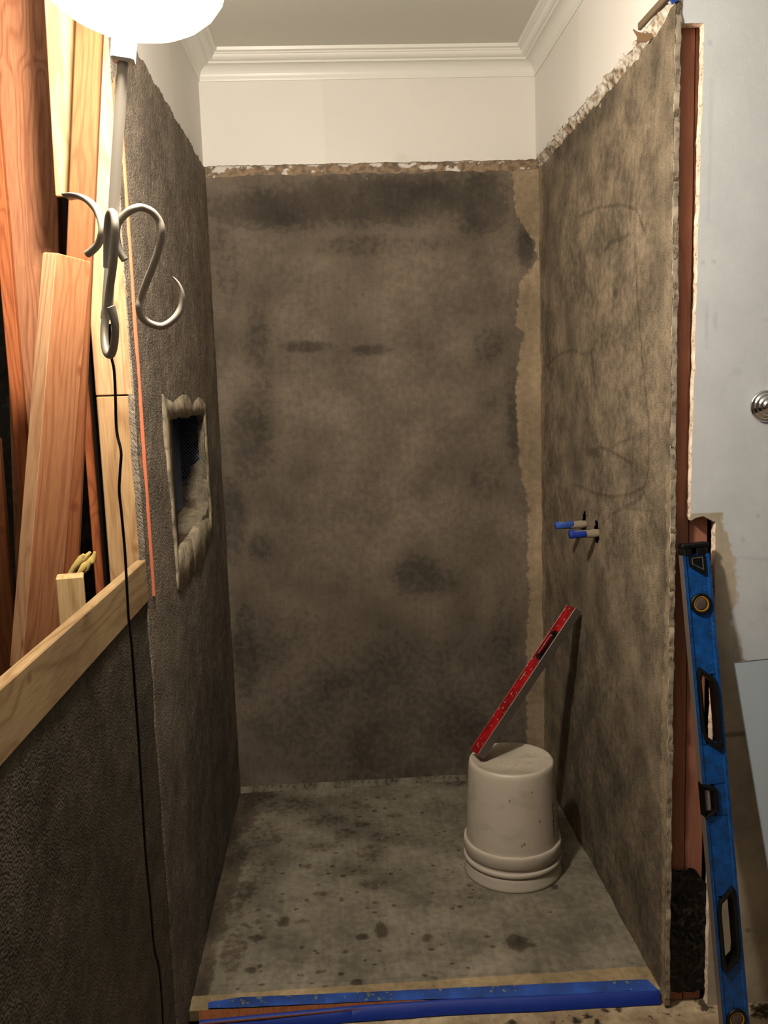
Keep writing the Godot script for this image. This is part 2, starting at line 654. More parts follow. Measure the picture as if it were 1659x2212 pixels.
func back_wall() -> void:
	var w := struct("wall_back", "grey-brown mortar back wall of the shower with a white painted band above")
	var rc := Rect2(XL - 0.02, -0.02, XR - XL + 0.04, 2.46)
	var margin := [Vector2(0.692, 2.453), Vector2(0.704, 2.352), Vector2(0.71, 2.251), Vector2(0.777, 2.147), Vector2(0.794, 2.078), Vector2(0.725, 1.993), Vector2(0.705, 1.837), Vector2(0.74, 1.801), Vector2(0.714, 1.696), Vector2(0.703, 1.571), Vector2(0.712, 1.299), Vector2(0.751, 1.114), Vector2(0.741, 0.927), Vector2(0.748, 0.737), Vector2(0.733, 0.546), Vector2(0.732, 0.153), Vector2(0.695, -0.046)]
	var wet_or_shade := [[-0.185,2.288,0.329,0.084,0.75], [0.198,2.313,0.456,0.101,0.85], [0.583,2.288,0.106,0.119,0.9], [0.192,2.144,0.3,0.051,0.5], [-0.104,1.777,0.106,0.024,0.75], [0.144,1.757,0.08,0.025,0.7], [0.75,2.131,0.039,0.086,0.8], [-0.384,2.108,0.069,0.273,0.45], [-0.283,1.727,0.063,0.318,0.5], [-0.334,1.41,0.107,0.198,0.62], [-0.422,1.124,0.072,0.202,0.65], [-0.319,1.01,0.072,0.074,0.55], [0.297,0.862,0.139,0.113,0.62], [0.583,1.249,0.092,0.11,0.55], [0.696,1.482,0.046,0.218,0.6], [0.08,1.959,0.106,0.208,0.32], [0.592,1.77,0.09,0.088,0.5], [0.606,1.556,0.109,0.072,0.4], [-0.398,0.563,0.073,0.25,0.6], [-0.357,0.291,0.111,0.078,0.45], [0.408,0.848,0.112,0.076,0.45], [0.646,0.55,0.085,0.352,0.45], [0.248,0.473,0.169,0.116,0.32], [-0.085,0.548,0.148,0.115,0.3], [0.47,0.286,0.229,0.178,0.4], [0.01,0.094,0.475,0.044,0.45], [0.352,0.094,0.23,0.08,0.5], [0.142,0.651,0.112,0.038,0.35], [0.149,0.303,0.646,0.397,0.55], [0.278,0.178,0.536,0.28,0.6], [-0.192,0.629,0.296,0.23,0.4], [-0.16,1.314,0.108,0.072,0.35]]  # wet patches, plus broad low ovals that paint in the shade near the floor
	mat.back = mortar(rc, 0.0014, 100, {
		"lo": Color(0.35, 0.315, 0.275), "hi": Color(0.495, 0.445, 0.39), "wet_or_shade": wet_or_shade, "wet_or_shade_color": Color(0.285, 0.26, 0.23),
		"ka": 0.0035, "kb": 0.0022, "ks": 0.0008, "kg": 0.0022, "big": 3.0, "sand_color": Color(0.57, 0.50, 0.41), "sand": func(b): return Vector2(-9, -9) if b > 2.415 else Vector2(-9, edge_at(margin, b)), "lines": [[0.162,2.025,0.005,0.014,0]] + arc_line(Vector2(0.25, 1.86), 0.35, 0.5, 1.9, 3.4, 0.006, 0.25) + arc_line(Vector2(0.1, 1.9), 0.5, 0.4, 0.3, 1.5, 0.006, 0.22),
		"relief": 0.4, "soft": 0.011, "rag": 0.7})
	var st := st_new(true)
	var top := func(a): return 2.405 + 0.010 * n3(a, 0.0, 8.0) + 0.006 * n3(a, 3.0, 30.0)
	relief(st, Vector3(0, 0, ZB), Vector3.RIGHT, Vector3.UP, Vector3.BACK, XL - 0.01, XR + 0.012, 104, -0.02, 2.405, 200,
		func(a, b): return Vector3(a, lerpf(-0.02, top.call(a), (b + 0.02) / 2.425), 0.004 * n3(a, b, 4.0) + 0.0015 * n3(a, b, 25.0) + 0.02 * pow(maxf(0.0, (a - XR + 0.03) / 0.03), 2.0)), 0.02, rc)
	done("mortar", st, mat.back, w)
	# the torn strip between mortar and paint: brown coat with scraps of white plaster
	st = st_new(true)
	relief(st, Vector3(0, 0, ZB), Vector3.RIGHT, Vector3.UP, Vector3.BACK, XL - 0.01, XR + 0.005, 320, 2.385, 2.455, 18,
		func(a, b): return Vector3(a, b + 0.004 * n3(a, b, 20.0), -0.006 + 0.008 * n3(a, b, 22.0)), 0.0, Rect2(), null,
		func(a, b):
			var k: float = n3(a * 0.4, b * 0.9, 26.0, 2.0) + (0.25 if a < 0.1 else 0.0) * n3(a, b, 60.0) - 0.12 + (b - 2.43) * 8.0
			return Color(0.62, 0.58, 0.52) if k > 0.12 else Color(0.30, 0.21, 0.13).lerp(Color(0.16, 0.12, 0.09), clampf(0.5 + 1.6 * n3(a, b, 40.0, 5.0), 0, 1)))
	done("torn_plaster", st, mat.crumb, w)
	st = st_new(true)
	var lowp := func(a): return YP + 0.004 * n3(a, 1.0, 9.0) + 0.003 * n3(a, 4.0, 50.0)
	relief(st, Vector3(0, 0, ZB), Vector3.RIGHT, Vector3.UP, Vector3.BACK, XL - 0.01, XR + 0.005, 220, YP, CE, 6, func(a, b): return Vector3(a, lerpf(lowp.call(a), CE, (b - YP) / (CE - YP)), 0.006), 0.02)
	done("painted_band", st, mat.paint, w)
	slab("backing", w, Vector3(XL - 0.15, -0.2, ZB - 0.16), Vector3(XR + 0.15, CE, ZB - 0.018), mat.dark_hole)


func right_wall() -> void:
	var w := struct("wall_right", "tan mortar right wall of the shower with trowel sweeps and painted plaster above")
	var rc := Rect2(ZB - 0.02, -0.02, 1.41, 2.46)
	var wet_or_shade := [[-3.102,2.403,0.174,0.059,0.6], [-2.701,2.375,0.214,0.052,0.6], [-2.957,2.294,0.208,0.057,0.45], [-2.209,2.337,0.089,0.063,0.45], [-3.271,2.178,0.107,0.325,0.35], [-2.171,2.031,0.054,0.551,0.3], [-3.055,1.71,0.152,0.189,0.3], [-2.971,1.367,0.167,0.158,0.32], [-2.124,1.197,0.042,0.139,0.5], [-2.119,0.747,0.043,0.319,0.5], [-2.516,0.767,0.239,0.171,0.25], [-2.983,0.603,0.279,0.431,0.45], [-3.088,0.09,0.189,0.278,0.5], [-2.514,0.392,0.242,0.298,0.3], [-2.23,0.284,0.135,0.201,0.35], [-2.655,0.326,0.553,0.575,0.58], [-2.867,0.461,0.396,0.558,0.55], [-2.266,0.236,0.233,0.359,0.58]]  # damp spots mixed with wide ovals of painted shade low on the wall
	var lines := path_line([Vector2(-2.904, 2.131), Vector2(-2.702, 2.117), Vector2(-2.485, 2.083), Vector2(-2.352, 2.043), Vector2(-2.292, 1.977)], 0.005, 0.8)
	lines += path_line([Vector2(-2.633, 1.983), Vector2(-2.575, 1.998), Vector2(-2.464, 1.992), Vector2(-2.414, 1.993)], 0.006, 0.8)
	lines += path_line([Vector2(-3.36, 1.672), Vector2(-3.183, 1.707), Vector2(-2.995, 1.715), Vector2(-2.844, 1.693)], 0.005, 0.7)
	lines += path_line([Vector2(-2.973, 1.265), Vector2(-2.753, 1.262), Vector2(-2.563, 1.27), Vector2(-2.397, 1.297), Vector2(-2.279, 1.33), Vector2(-2.246, 1.381), Vector2(-2.255, 1.511), Vector2(-2.311, 1.677), Vector2(-2.349, 1.846), Vector2(-2.369, 1.943)], 0.005, 0.75)
	lines += path_line([Vector2(-2.703, 1.407), Vector2(-2.586, 1.407), Vector2(-2.479, 1.394), Vector2(-2.379, 1.383)], 0.006, 0.8)
	lines += path_line([Vector2(-2.609, 1.399), Vector2(-2.5, 1.432), Vector2(-2.361, 1.456)], 0.005, 0.6)
	lines += path_line([Vector2(-2.498, 1.24), Vector2(-2.34, 1.283), Vector2(-2.279, 1.318)], 0.006, 0.7)
	lines += path_line([Vector2(-2.655, 1.176), Vector2(-2.563, 1.218), Vector2(-2.457, 1.252), Vector2(-2.217, 1.274)], 0.004, 0.6)
	lines += path_line([Vector2(-2.814, 1.496), Vector2(-2.826, 1.347), Vector2(-2.848, 1.255)], 0.004, 0.5)
	lines += path_line([Vector2(-2.483, 1.861), Vector2(-2.498, 1.762), Vector2(-2.523, 1.712)], 0.004, 0.3)
	lines += [[-2.524,1.851,0.017,0.013,1], [-2.758,1.389,0.069,0.015,0.9]]
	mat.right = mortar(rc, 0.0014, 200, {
		"lo": Color(0.36, 0.32, 0.27), "hi": Color(0.555, 0.495, 0.415), "wet_or_shade": wet_or_shade, "wet_or_shade_color": Color(0.29, 0.262, 0.22), "lines": lines, "kl": 0.55,
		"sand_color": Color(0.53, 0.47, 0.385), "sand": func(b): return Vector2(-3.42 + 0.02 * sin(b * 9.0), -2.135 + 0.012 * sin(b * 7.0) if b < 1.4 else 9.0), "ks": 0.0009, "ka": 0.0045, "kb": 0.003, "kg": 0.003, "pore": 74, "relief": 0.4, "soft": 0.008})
	var st := st_new(true)
	var top := func(a): return 2.408 + 0.012 * n3(a, 9.0, 7.0) + 0.005 * n3(a, 3.0, 30.0) + 0.03 * clampf((a + 2.35) / 0.25, 0.0, 1.0)
	var front := func(b): return -2.1 + 0.005 * n3(b, 2.0, 5.0) + 0.004 * n3(b, 6.0, 22.0)
	var hole := func(a, b): return absf(a + 2.853) < 0.03 - absf(b - 1.150) * 0.5 and b > 1.125 and b < 1.185 or absf(a + 2.708) < 0.03 - absf(b - 1.140) * 0.5 and b > 1.105 and b < 1.175
	relief(st, Vector3(XR, 0, 0), Vector3.BACK, Vector3.UP, Vector3.LEFT, ZB - 0.01, -2.1, 138, -0.02, 2.408, 243,
		func(a, b): return Vector3(lerpf(ZB - 0.01, front.call(b), (a - ZB + 0.01) / (-2.1 - ZB + 0.01)), lerpf(-0.02, top.call(a), (b + 0.02) / 2.428), 0.004 * n3(a, b, 4.0, 1.0) + 0.002 * n3(a, b, 25.0, 1.0)), 0.014, rc, hole)
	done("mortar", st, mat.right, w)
	st = st_new(true)
	relief(st, Vector3.ZERO, Vector3.RIGHT, Vector3.UP, Vector3.BACK, XR + 0.001, XR + 0.013, 4, 0.0, 2.43, 243, func(a, b): return Vector3(a + (0.003 * n3(b, 8.0, 20.0) if a > XR else 0.0), b, front.call(b) + 0.0015 + 0.002 * n3(a, b, 60.0)), 0.004)
	done("mortar_edge", st, tri_mat(speckled(63, Color(0.60, 0.555, 0.49), Color(0.45, 0.4, 0.34), 0.05, 0.36, 256, 0.3), 4.0, 0.95), w)
	# broken plaster under the paint
	st = st_new(true)
	relief(st, Vector3(XR, 0, 0), Vector3.BACK, Vector3.UP, Vector3.LEFT, ZB, -2.105, 330, 2.375, 2.448, 22,
		func(a, b):
			var k: float = (b - 2.375) / 0.073
			return Vector3(a, b + 0.006 * n3(a, b, 25.0, 3.0) + 0.026 * clampf((a + 2.35) / 0.22, 0.0, 1.0), -0.010 + 0.018 * k * k + 0.010 * n3(a, b, 16.0, 3.0) + 0.007 * n3(a, b, 60.0, 8.0)), 0.0, Rect2(), null,
		func(a, b):
			var k: float = n3(a, b, 22.0, 7.0) + 0.6 * n3(a, b, 70.0, 3.0) + (b - 2.415) * 9.0
			return Color(0.36, 0.31, 0.25).lerp(Color(0.60, 0.54, 0.46), clampf(k * 1.8, 0, 1)) if k > 0.02 else Color(0.30, 0.21, 0.12).lerp(Color(0.09, 0.06, 0.045), clampf(-k * 2.5, 0, 1)))
	done("broken_plaster", st, mat.crumb, w)
	st = st_new(true)
	var lowp := func(a): return YP + 0.005 * n3(a, 1.0, 9.0) + 0.004 * n3(a, 4.0, 40.0) + 0.02 * clampf((a + 2.35) / 0.2, 0.0, 1.0)
	relief(st, Vector3(XR, 0, 0), Vector3.BACK, Vector3.UP, Vector3.LEFT, ZB, -2.1, 220, YP, CE, 6, func(a, b): return Vector3(a, lerpf(lowp.call(a), CE, (b - YP) / (CE - YP)), 0.008), 0.03)
	done("painted_plaster", st, mat.paint, w)
	slab("backing", w, Vector3(XR + 0.013, -0.2, ZB), Vector3(XR + 0.15, CE, -2.23), mat.dark_hole)


func left_wall() -> void:
	var w := struct("wall_left", "dark mortar left wall of the shower with a niche cut near the back")
	var rc := Rect2(1.99, -0.04, 1.51, 2.55)
	mat.left = mortar(rc, 0.0024, 300, {"wet_or_shade": [[2.75, 0.25, 0.7, 0.75, 0.75], [3.2, 0.9, 0.3, 0.8, 0.55], [2.2, 0.3, 0.3, 0.6, 0.6]], "wet_or_shade_color": Color(0.265, 0.25, 0.23), "soft": 0.006, "lo": Color(0.37, 0.335, 0.295), "hi": Color(0.55, 0.50, 0.445), "ks": 0.0, "kh": 0.08, "kg": 0.006, "ka": 0.003, "kb": 0.003, "pore": 80, "relief": 0.6})  # these ovals paint shade into the lower wall colour
	var top := func(a): return YP - 0.005 + 0.012 * n3(a, 14.0, 9.0) + 0.008 * n3(a, 3.0, 40.0)
	# the face in four pieces round the niche
	var hz0 := 2.425
	var hz1 := 3.07
	var hy0 := 1.178
	var hy1 := 1.545
	var bump := func(a, b): return 0.003 * n3(a, b, 4.0, 6.0) + 0.0015 * n3(a, b, 30.0, 6.0)
	var st := st_new(true)
	relief(st, Vector3(XL, 0, 0), Vector3.FORWARD, Vector3.UP, Vector3.RIGHT, 2.03, hz0, 36, -0.03, YP, 190, func(a, b): return Vector3(a, lerpf(-0.03, top.call(a), (b + 0.03) / (YP + 0.03)), bump.call(a, b)), 0.014, rc)
	relief(st, Vector3(XL, 0, 0), Vector3.FORWARD, Vector3.UP, Vector3.RIGHT, hz1, -ZB + 0.01, 36, -0.03, YP, 190, func(a, b): return Vector3(a, lerpf(-0.03, top.call(a), (b + 0.03) / (YP + 0.03)), bump.call(a, b)), 0.014, rc)
	relief(st, Vector3(XL, 0, 0), Vector3.FORWARD, Vector3.UP, Vector3.RIGHT, hz0, hz1, 56, -0.03, hy0, 90, func(a, b): return Vector3(a, b, bump.call(a, b)), 0.014, rc)
	relief(st, Vector3(XL, 0, 0), Vector3.FORWARD, Vector3.UP, Vector3.RIGHT, hz0, hz1, 56, hy1, YP, 70, func(a, b): return Vector3(a, lerpf(hy1, top.call(a), (b - hy1) / (YP - hy1)), bump.call(a, b)), 0.014, rc)
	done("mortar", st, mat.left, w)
	# the low wall under the cap board, towards the viewer
	var rl := Rect2(0.2, -0.04, 1.85, 1.2)
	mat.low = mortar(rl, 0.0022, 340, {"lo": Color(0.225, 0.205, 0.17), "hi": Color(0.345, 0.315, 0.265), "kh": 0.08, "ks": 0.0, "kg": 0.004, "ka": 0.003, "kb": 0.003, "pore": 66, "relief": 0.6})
	st = st_new(true)
	relief(st, Vector3(XL, 0, 0), Vector3.FORWARD, Vector3.UP, Vector3.RIGHT, 0.25, 2.03, 140, FL, 1.145, 100, func(a, b): return Vector3(a, lerpf(FL, 1.147 + 0.008 * n3(a, 1.0, 6.0), (b - FL) / (1.145 - FL)), -0.004 + bump.call(a, b)), 0.014, rl)
	done("low_mortar", st, mat.low, w)
	slab("low_wall_core", w, Vector3(XL - 0.11, -0.2, -2.03), Vector3(XL - 0.015, 1.12, -0.25), mat.dark_hole)
	# painted plaster above
	st = st_new(true)
	relief(st, Vector3(XL, 0, 0), Vector3.FORWARD, Vector3.UP, Vector3.RIGHT, 2.16, -ZB, 160, YP - 0.01, CE, 6, func(a, b):
		var lo: float = YP - 0.012 + 0.005 * n3(a, 7.0, 9.0)
		var f: float = 2.16 + 0.03 * n3(b, 3.0, 6.0)
		return Vector3(lerpf(f, -ZB, (a - 2.16) / (-ZB - 2.16)), lerpf(lo, CE, (b - YP + 0.01) / (CE - YP + 0.01)), -0.004), 0.02)
	done("painted_plaster", st, mat.paint, w)
	# wall core round the niche, and the niche itself
	slab("wall_core", w, Vector3(XL - 0.11, -0.2, -2.42), Vector3(XL - 0.013, YP, -2.09), mat.dark_hole)
	slab("wall_core", w, Vector3(XL - 0.11, -0.2, ZB - 0.1), Vector3(XL - 0.013, YP, -hz1 - 0.005), mat.dark_hole)
	slab("wall_core", w, Vector3(XL - 0.11, -0.2, -hz1), Vector3(XL - 0.013, hy0 - 0.02, -hz0), mat.dark_hole)
	slab("wall_core", w, Vector3(XL - 0.11, hy1 + 0.006, -hz1), Vector3(XL - 0.013, YP, -hz0), mat.dark_hole)
	slab("wall_core", w, Vector3(XL - 0.17, YP - 0.02, ZB), Vector3(XL - 0.026, CE, -2.2), mat.dark_hole)
	st = st_new(true)
	relief(st, Vector3(XL - 0.095, 0, 0), Vector3.FORWARD, Vector3.UP, Vector3.RIGHT, hz0 - 0.03, hz1 + 0.03, 50, hy0 - 0.05, hy1 + 0.04, 40, func(a, b): return Vector3(a, b, 0.006 * n3(a, b, 8.0, 4.0)), 0.015)
	slab_into(st, Vector3(XL - 0.1, hy0 - 0.03, -hz1 - 0.004), Vector3(XL - 0.002, hy1 + 0.02, -hz1 + 0.004))
	done("niche_paper", st, plain(Color(0.085, 0.095, 0.15), 0.4), w)
	var coat := mortar(Rect2(0, 0, 0.7, 0.45), 0.0016, 360, {"lo": Color(0.36, 0.33, 0.28), "hi": Color(0.54, 0.495, 0.42), "relief": 0.6, "pore": 70})
	mat.coat = coat
	# expanded metal lath over the paper: a lattice too fine to pick apart
	st = st_new()
	for s in [-1.0, 1.0]:
		for k in range(-40, 60):
			var p := []
			for q in 40:
				var yy := hy0 + 0.06 + (hy1 - hy0 - 0.06) * q / 39.0
				var xx: float = XL - 0.09 + k * 0.011 + s * (yy - hy0) * 0.9 + (0.0 if s < 0 else -0.1)
				if xx > XL - 0.094 and xx < XL - 0.012:
					p.append(Vector3(xx, yy, -hz1 + 0.009 + 0.002 * sin(q * 1.7)))
			if p.size() > 2:
				tube(st, p, 0.0014, 4)
	for k in range(-26, 60):
		var p := []
		for q in 24:
			var yy := hy0 + 0.05 + (hy1 - hy0 - 0.05) * q / 23.0
			var zz: float = hz0 + 0.03 + k * 0.016 + (yy - hy0) * 0.55
			if zz > hz0 - 0.02 and zz < hz1:
				p.append(Vector3(XL - 0.085, yy, -zz))
		if p.size() > 2:
			tube(st, p, 0.0015, 4)
	var lath := done("metal_lath", st, plain(Color(0.34, 0.36, 0.44), 0.4, 0.5), w)
	lath.set_meta("kind", "stuff")
	# plaster pushed into the niche: its far side, its bottom and a smear on the lath
	st = st_new(true)
	relief(st, Vector3(0, 0, -hz1), Vector3.RIGHT, Vector3.UP, Vector3.BACK, 0.0, 1.0, 14, hy0 - 0.04, hy1 + 0.02, 60, func(a, b):
		var from: float = XL - 0.022 - 0.075 * smoothstep(1.395, 1.30, b + 0.03 * n3(b, 6.0, 14.0)) - 0.006 * n3(b, 2.0, 30.0)
		var xx: float = lerpf(from, XL + 0.001, a)
		return Vector3(xx, b, 0.010 + 0.010 * a + 0.012 * n3(xx, b, 12.0, 5.0)), 0.012, Rect2(XL - 0.1, hy0 - 0.04, 0.7, 0.45))
	relief(st, Vector3(0, hy0 - 0.004, 0), Vector3.RIGHT, Vector3.FORWARD, Vector3.UP, XL - 0.1, XL, 12, 2.80, hz1, 30, func(a, b): return Vector3(a, b, 0.01 + 0.05 * clampf((b - 2.8) / 0.3, 0.0, 1.0) + 0.014 * n3(a, b, 9.0, 2.0)), 0.03, Rect2(XL - 0.1, 2.5, 0.7, 0.6))
	done("niche_plaster", st, coat, w)
	slab("niche_bottom_board", w, Vector3(XL - 0.1, hy0 - 0.03, -2.95), Vector3(XL - 0.005, hy0 - 0.004, -hz0 - 0.005), plain(Color(0.26, 0.20, 0.14), 0.9))
	# the pale rim floated round the opening
	var inner := [Vector2(2.425, 1.545), Vector2(2.52, 1.541), Vector2(2.62, 1.547), Vector2(2.72, 1.538), Vector2(2.82, 1.543), Vector2(2.92, 1.538), Vector2(3.07, 1.541), Vector2(3.068, 1.45), Vector2(3.05, 1.33), Vector2(3.068, 1.21), Vector2(3.05, 1.186), Vector2(2.9, 1.2), Vector2(2.75, 1.186), Vector2(2.6, 1.18), Vector2(2.425, 1.178), Vector2(2.425, 1.3), Vector2(2.425, 1.42)]
	var outer := [Vector2(2.342, 1.612), Vector2(2.44, 1.587), Vector2(2.60, 1.592), Vector2(2.74, 1.604), Vector2(2.82, 1.570), Vector2(2.96, 1.604), Vector2(3.12, 1.575), Vector2(3.125, 1.45), Vector2(3.11, 1.33), Vector2(3.125, 1.21), Vector2(3.09, 1.12), Vector2(2.92, 1.085), Vector2(2.76, 1.07), Vector2(2.56, 1.072), Vector2(2.40, 1.078), Vector2(2.375, 1.3), Vector2(2.355, 1.42)]
	st = st_new(true)
	var fine_in := []
	var fine_out := []
	for i in inner.size():
		for s in 8:
			var f := s / 8.0
			var a: Vector2 = inner[i].lerp(inner[(i + 1) % inner.size()], f)
			var b: Vector2 = outer[i].lerp(outer[(i + 1) % outer.size()], f)
			fine_in.append(a + Vector2(n3(a.x, a.y, 9.0), n3(a.y, a.x, 9.0, 2.0)) * 0.006)
			fine_out.append(b + Vector2(n3(b.x, b.y, 9.0), n3(b.y, b.x, 9.0, 2.0)) * 0.018)
	ringplate(st, fine_out, fine_in, Vector3(XL + 0.0035, 0, 0), Vector3.FORWARD, Vector3.UP, Vector3.RIGHT, 0.02, 0.0015)
	mat.rim = tri_mat(speckled(71, Color(0.55, 0.50, 0.42), Color(0.40, 0.36, 0.30), 0.04, 0.34, 256, 0.3), 3.0, 0.95)
	done("niche_rim", st, mat.rim, w)


func facing_wall() -> void:
	var w := struct("wall_front", "white painted plaster wall facing the viewer with a cut slot beside the studs")
	var rc := Rect2(0.8, FL, 1.4, CE - FL)
	var beige := [Vector2(0.929, 1.264), Vector2(0.948, 1.206), Vector2(0.966, 1.154), Vector2(0.97, 1.066), Vector2(0.957, 1.002), Vector2(0.982, 0.954), Vector2(0.983, 0.912), Vector2(1.054, 0.885), Vector2(1.111, 0.565)]
	var wet_or_shade := [[1.05,0.082,0.037,0.053,0.8], [1.071,-0.012,0.038,0.053,0.8], [1.033,0.018,0.017,0.04,0.7], [1.049,0.148,0.025,0.018,0.5], [0.996,0.522,0.008,0.018,0.35], [1.009,0.267,0.015,0.013,0.4], [0.995,0.358,0.01,0.038,0.3]]
	var lines := [[0.878,2.358,0.004,0.006,0.5], [0.979,1.213,0.004,0.005,0.9], [0.981,1.165,0.004,0.004,0], [1.016,1.27,0.004,0.004,0.8], [0.88,1.73,0.004,0.043,0.45], [0.956,1.62,0.011,0.009,0.25], [1.021,1.737,0.007,0.004,0.3], [0.901,1.74,0.004,0.019,0.5], [0.869,1.874,0.004,0.004,0.7], [0.896,1.875,0.004,0.004,0.7], [1.045,1.032,0.005,0.004,0.6], [1.007,1,0.004,0.004,0.4], [1.015,0.179,0.006,0.004,0.6], [1.006,0.669,0.005,0.004,0.4]] + path_line([Vector2(0.948, 0.715), Vector2(0.999, 0.716)], 0.002, 0.9) + path_line([Vector2(0.966, 1.169), Vector2(1.046, 1.161)], 0.002, 0.3) + path_line([Vector2(0.882, 2.279), Vector2(0.882, 2.117), Vector2(0.88, 1.963)], 0.002, 0.25)
	mat.front = mortar(rc, 0.0018, 400, {
		"lo": Color(0.765, 0.775, 0.79), "hi": Color(0.82, 0.83, 0.84), "wet_or_shade": wet_or_shade, "wet_or_shade_color": Color(0.22, 0.19, 0.16), "lines": lines, "kl": 2.2, "kg": 0.001, "pore": 0, "ka": 0.003, "kb": 0.001, "ks": 0.0,
		"sand_color": Color(0.70, 0.65, 0.575), "sand": func(b): return Vector2(edge_at(beige, b) if b < 1.28 else -9.0, 99.0), "rough": 0.7, "relief": 0.06, "soft": 0.012})
	var edge := func(b): return (0.867 if b > 1.262 else 0.914) + 0.0025 * n3(b, 2.0, 10.0) + 0.002 * n3(b, 5.0, 60.0) - (0.017 * (2.4 - b) / 1.14 if b > 1.262 else 0.0)
	# painted face, stepped where the slot widens
	var st := st_new()
	var outline := []
	var b := 2.398
	outline.append(Vector2(2.2, CE))
	outline.append(Vector2(0.812, CE))
	outline.append(Vector2(0.812, 2.398))
	while b > 1.262:
		outline.append(Vector2(edge.call(b), b))
		b -= 0.012
	outline.append(Vector2(0.853, 1.262))
	outline.append(Vector2(0.862, 1.268))
	outline.append(Vector2(0.882, 1.272))
	outline.append(Vector2(0.893, 1.266))
	b = 1.255
	while b > FL:
		outline.append(Vector2(edge.call(b), b))
		b -= 0.012
	outline.append(Vector2(0.914, FL))
	outline.append(Vector2(2.2, FL))
	prism(st, outline, Vector3(0, 0, ZF), Vector3.RIGHT, Vector3.UP, Vector3.BACK, 0.002)
	var face_mesh := done("painted_face", st, mat.front, w)
	mat.front.uv1_scale = Vector3(1.0 / 1.4, -1.0 / (CE - FL), 1.0)
	mat.front.uv1_offset = Vector3(-0.8 / 1.4, 1.0 + FL / (CE - FL), 0.0)
	st = st_new()
	prism(st, outline, Vector3(0, 0, ZF - 0.0015), Vector3.RIGHT, Vector3.UP, Vector3.BACK, 0.024)
	done("plaster_core", st, mat.cut_edge, w)
	slab("wall_core", w, Vector3(0.92, -0.2, -2.3), Vector3(2.2, CE, -2.127), mat.dark_hole)


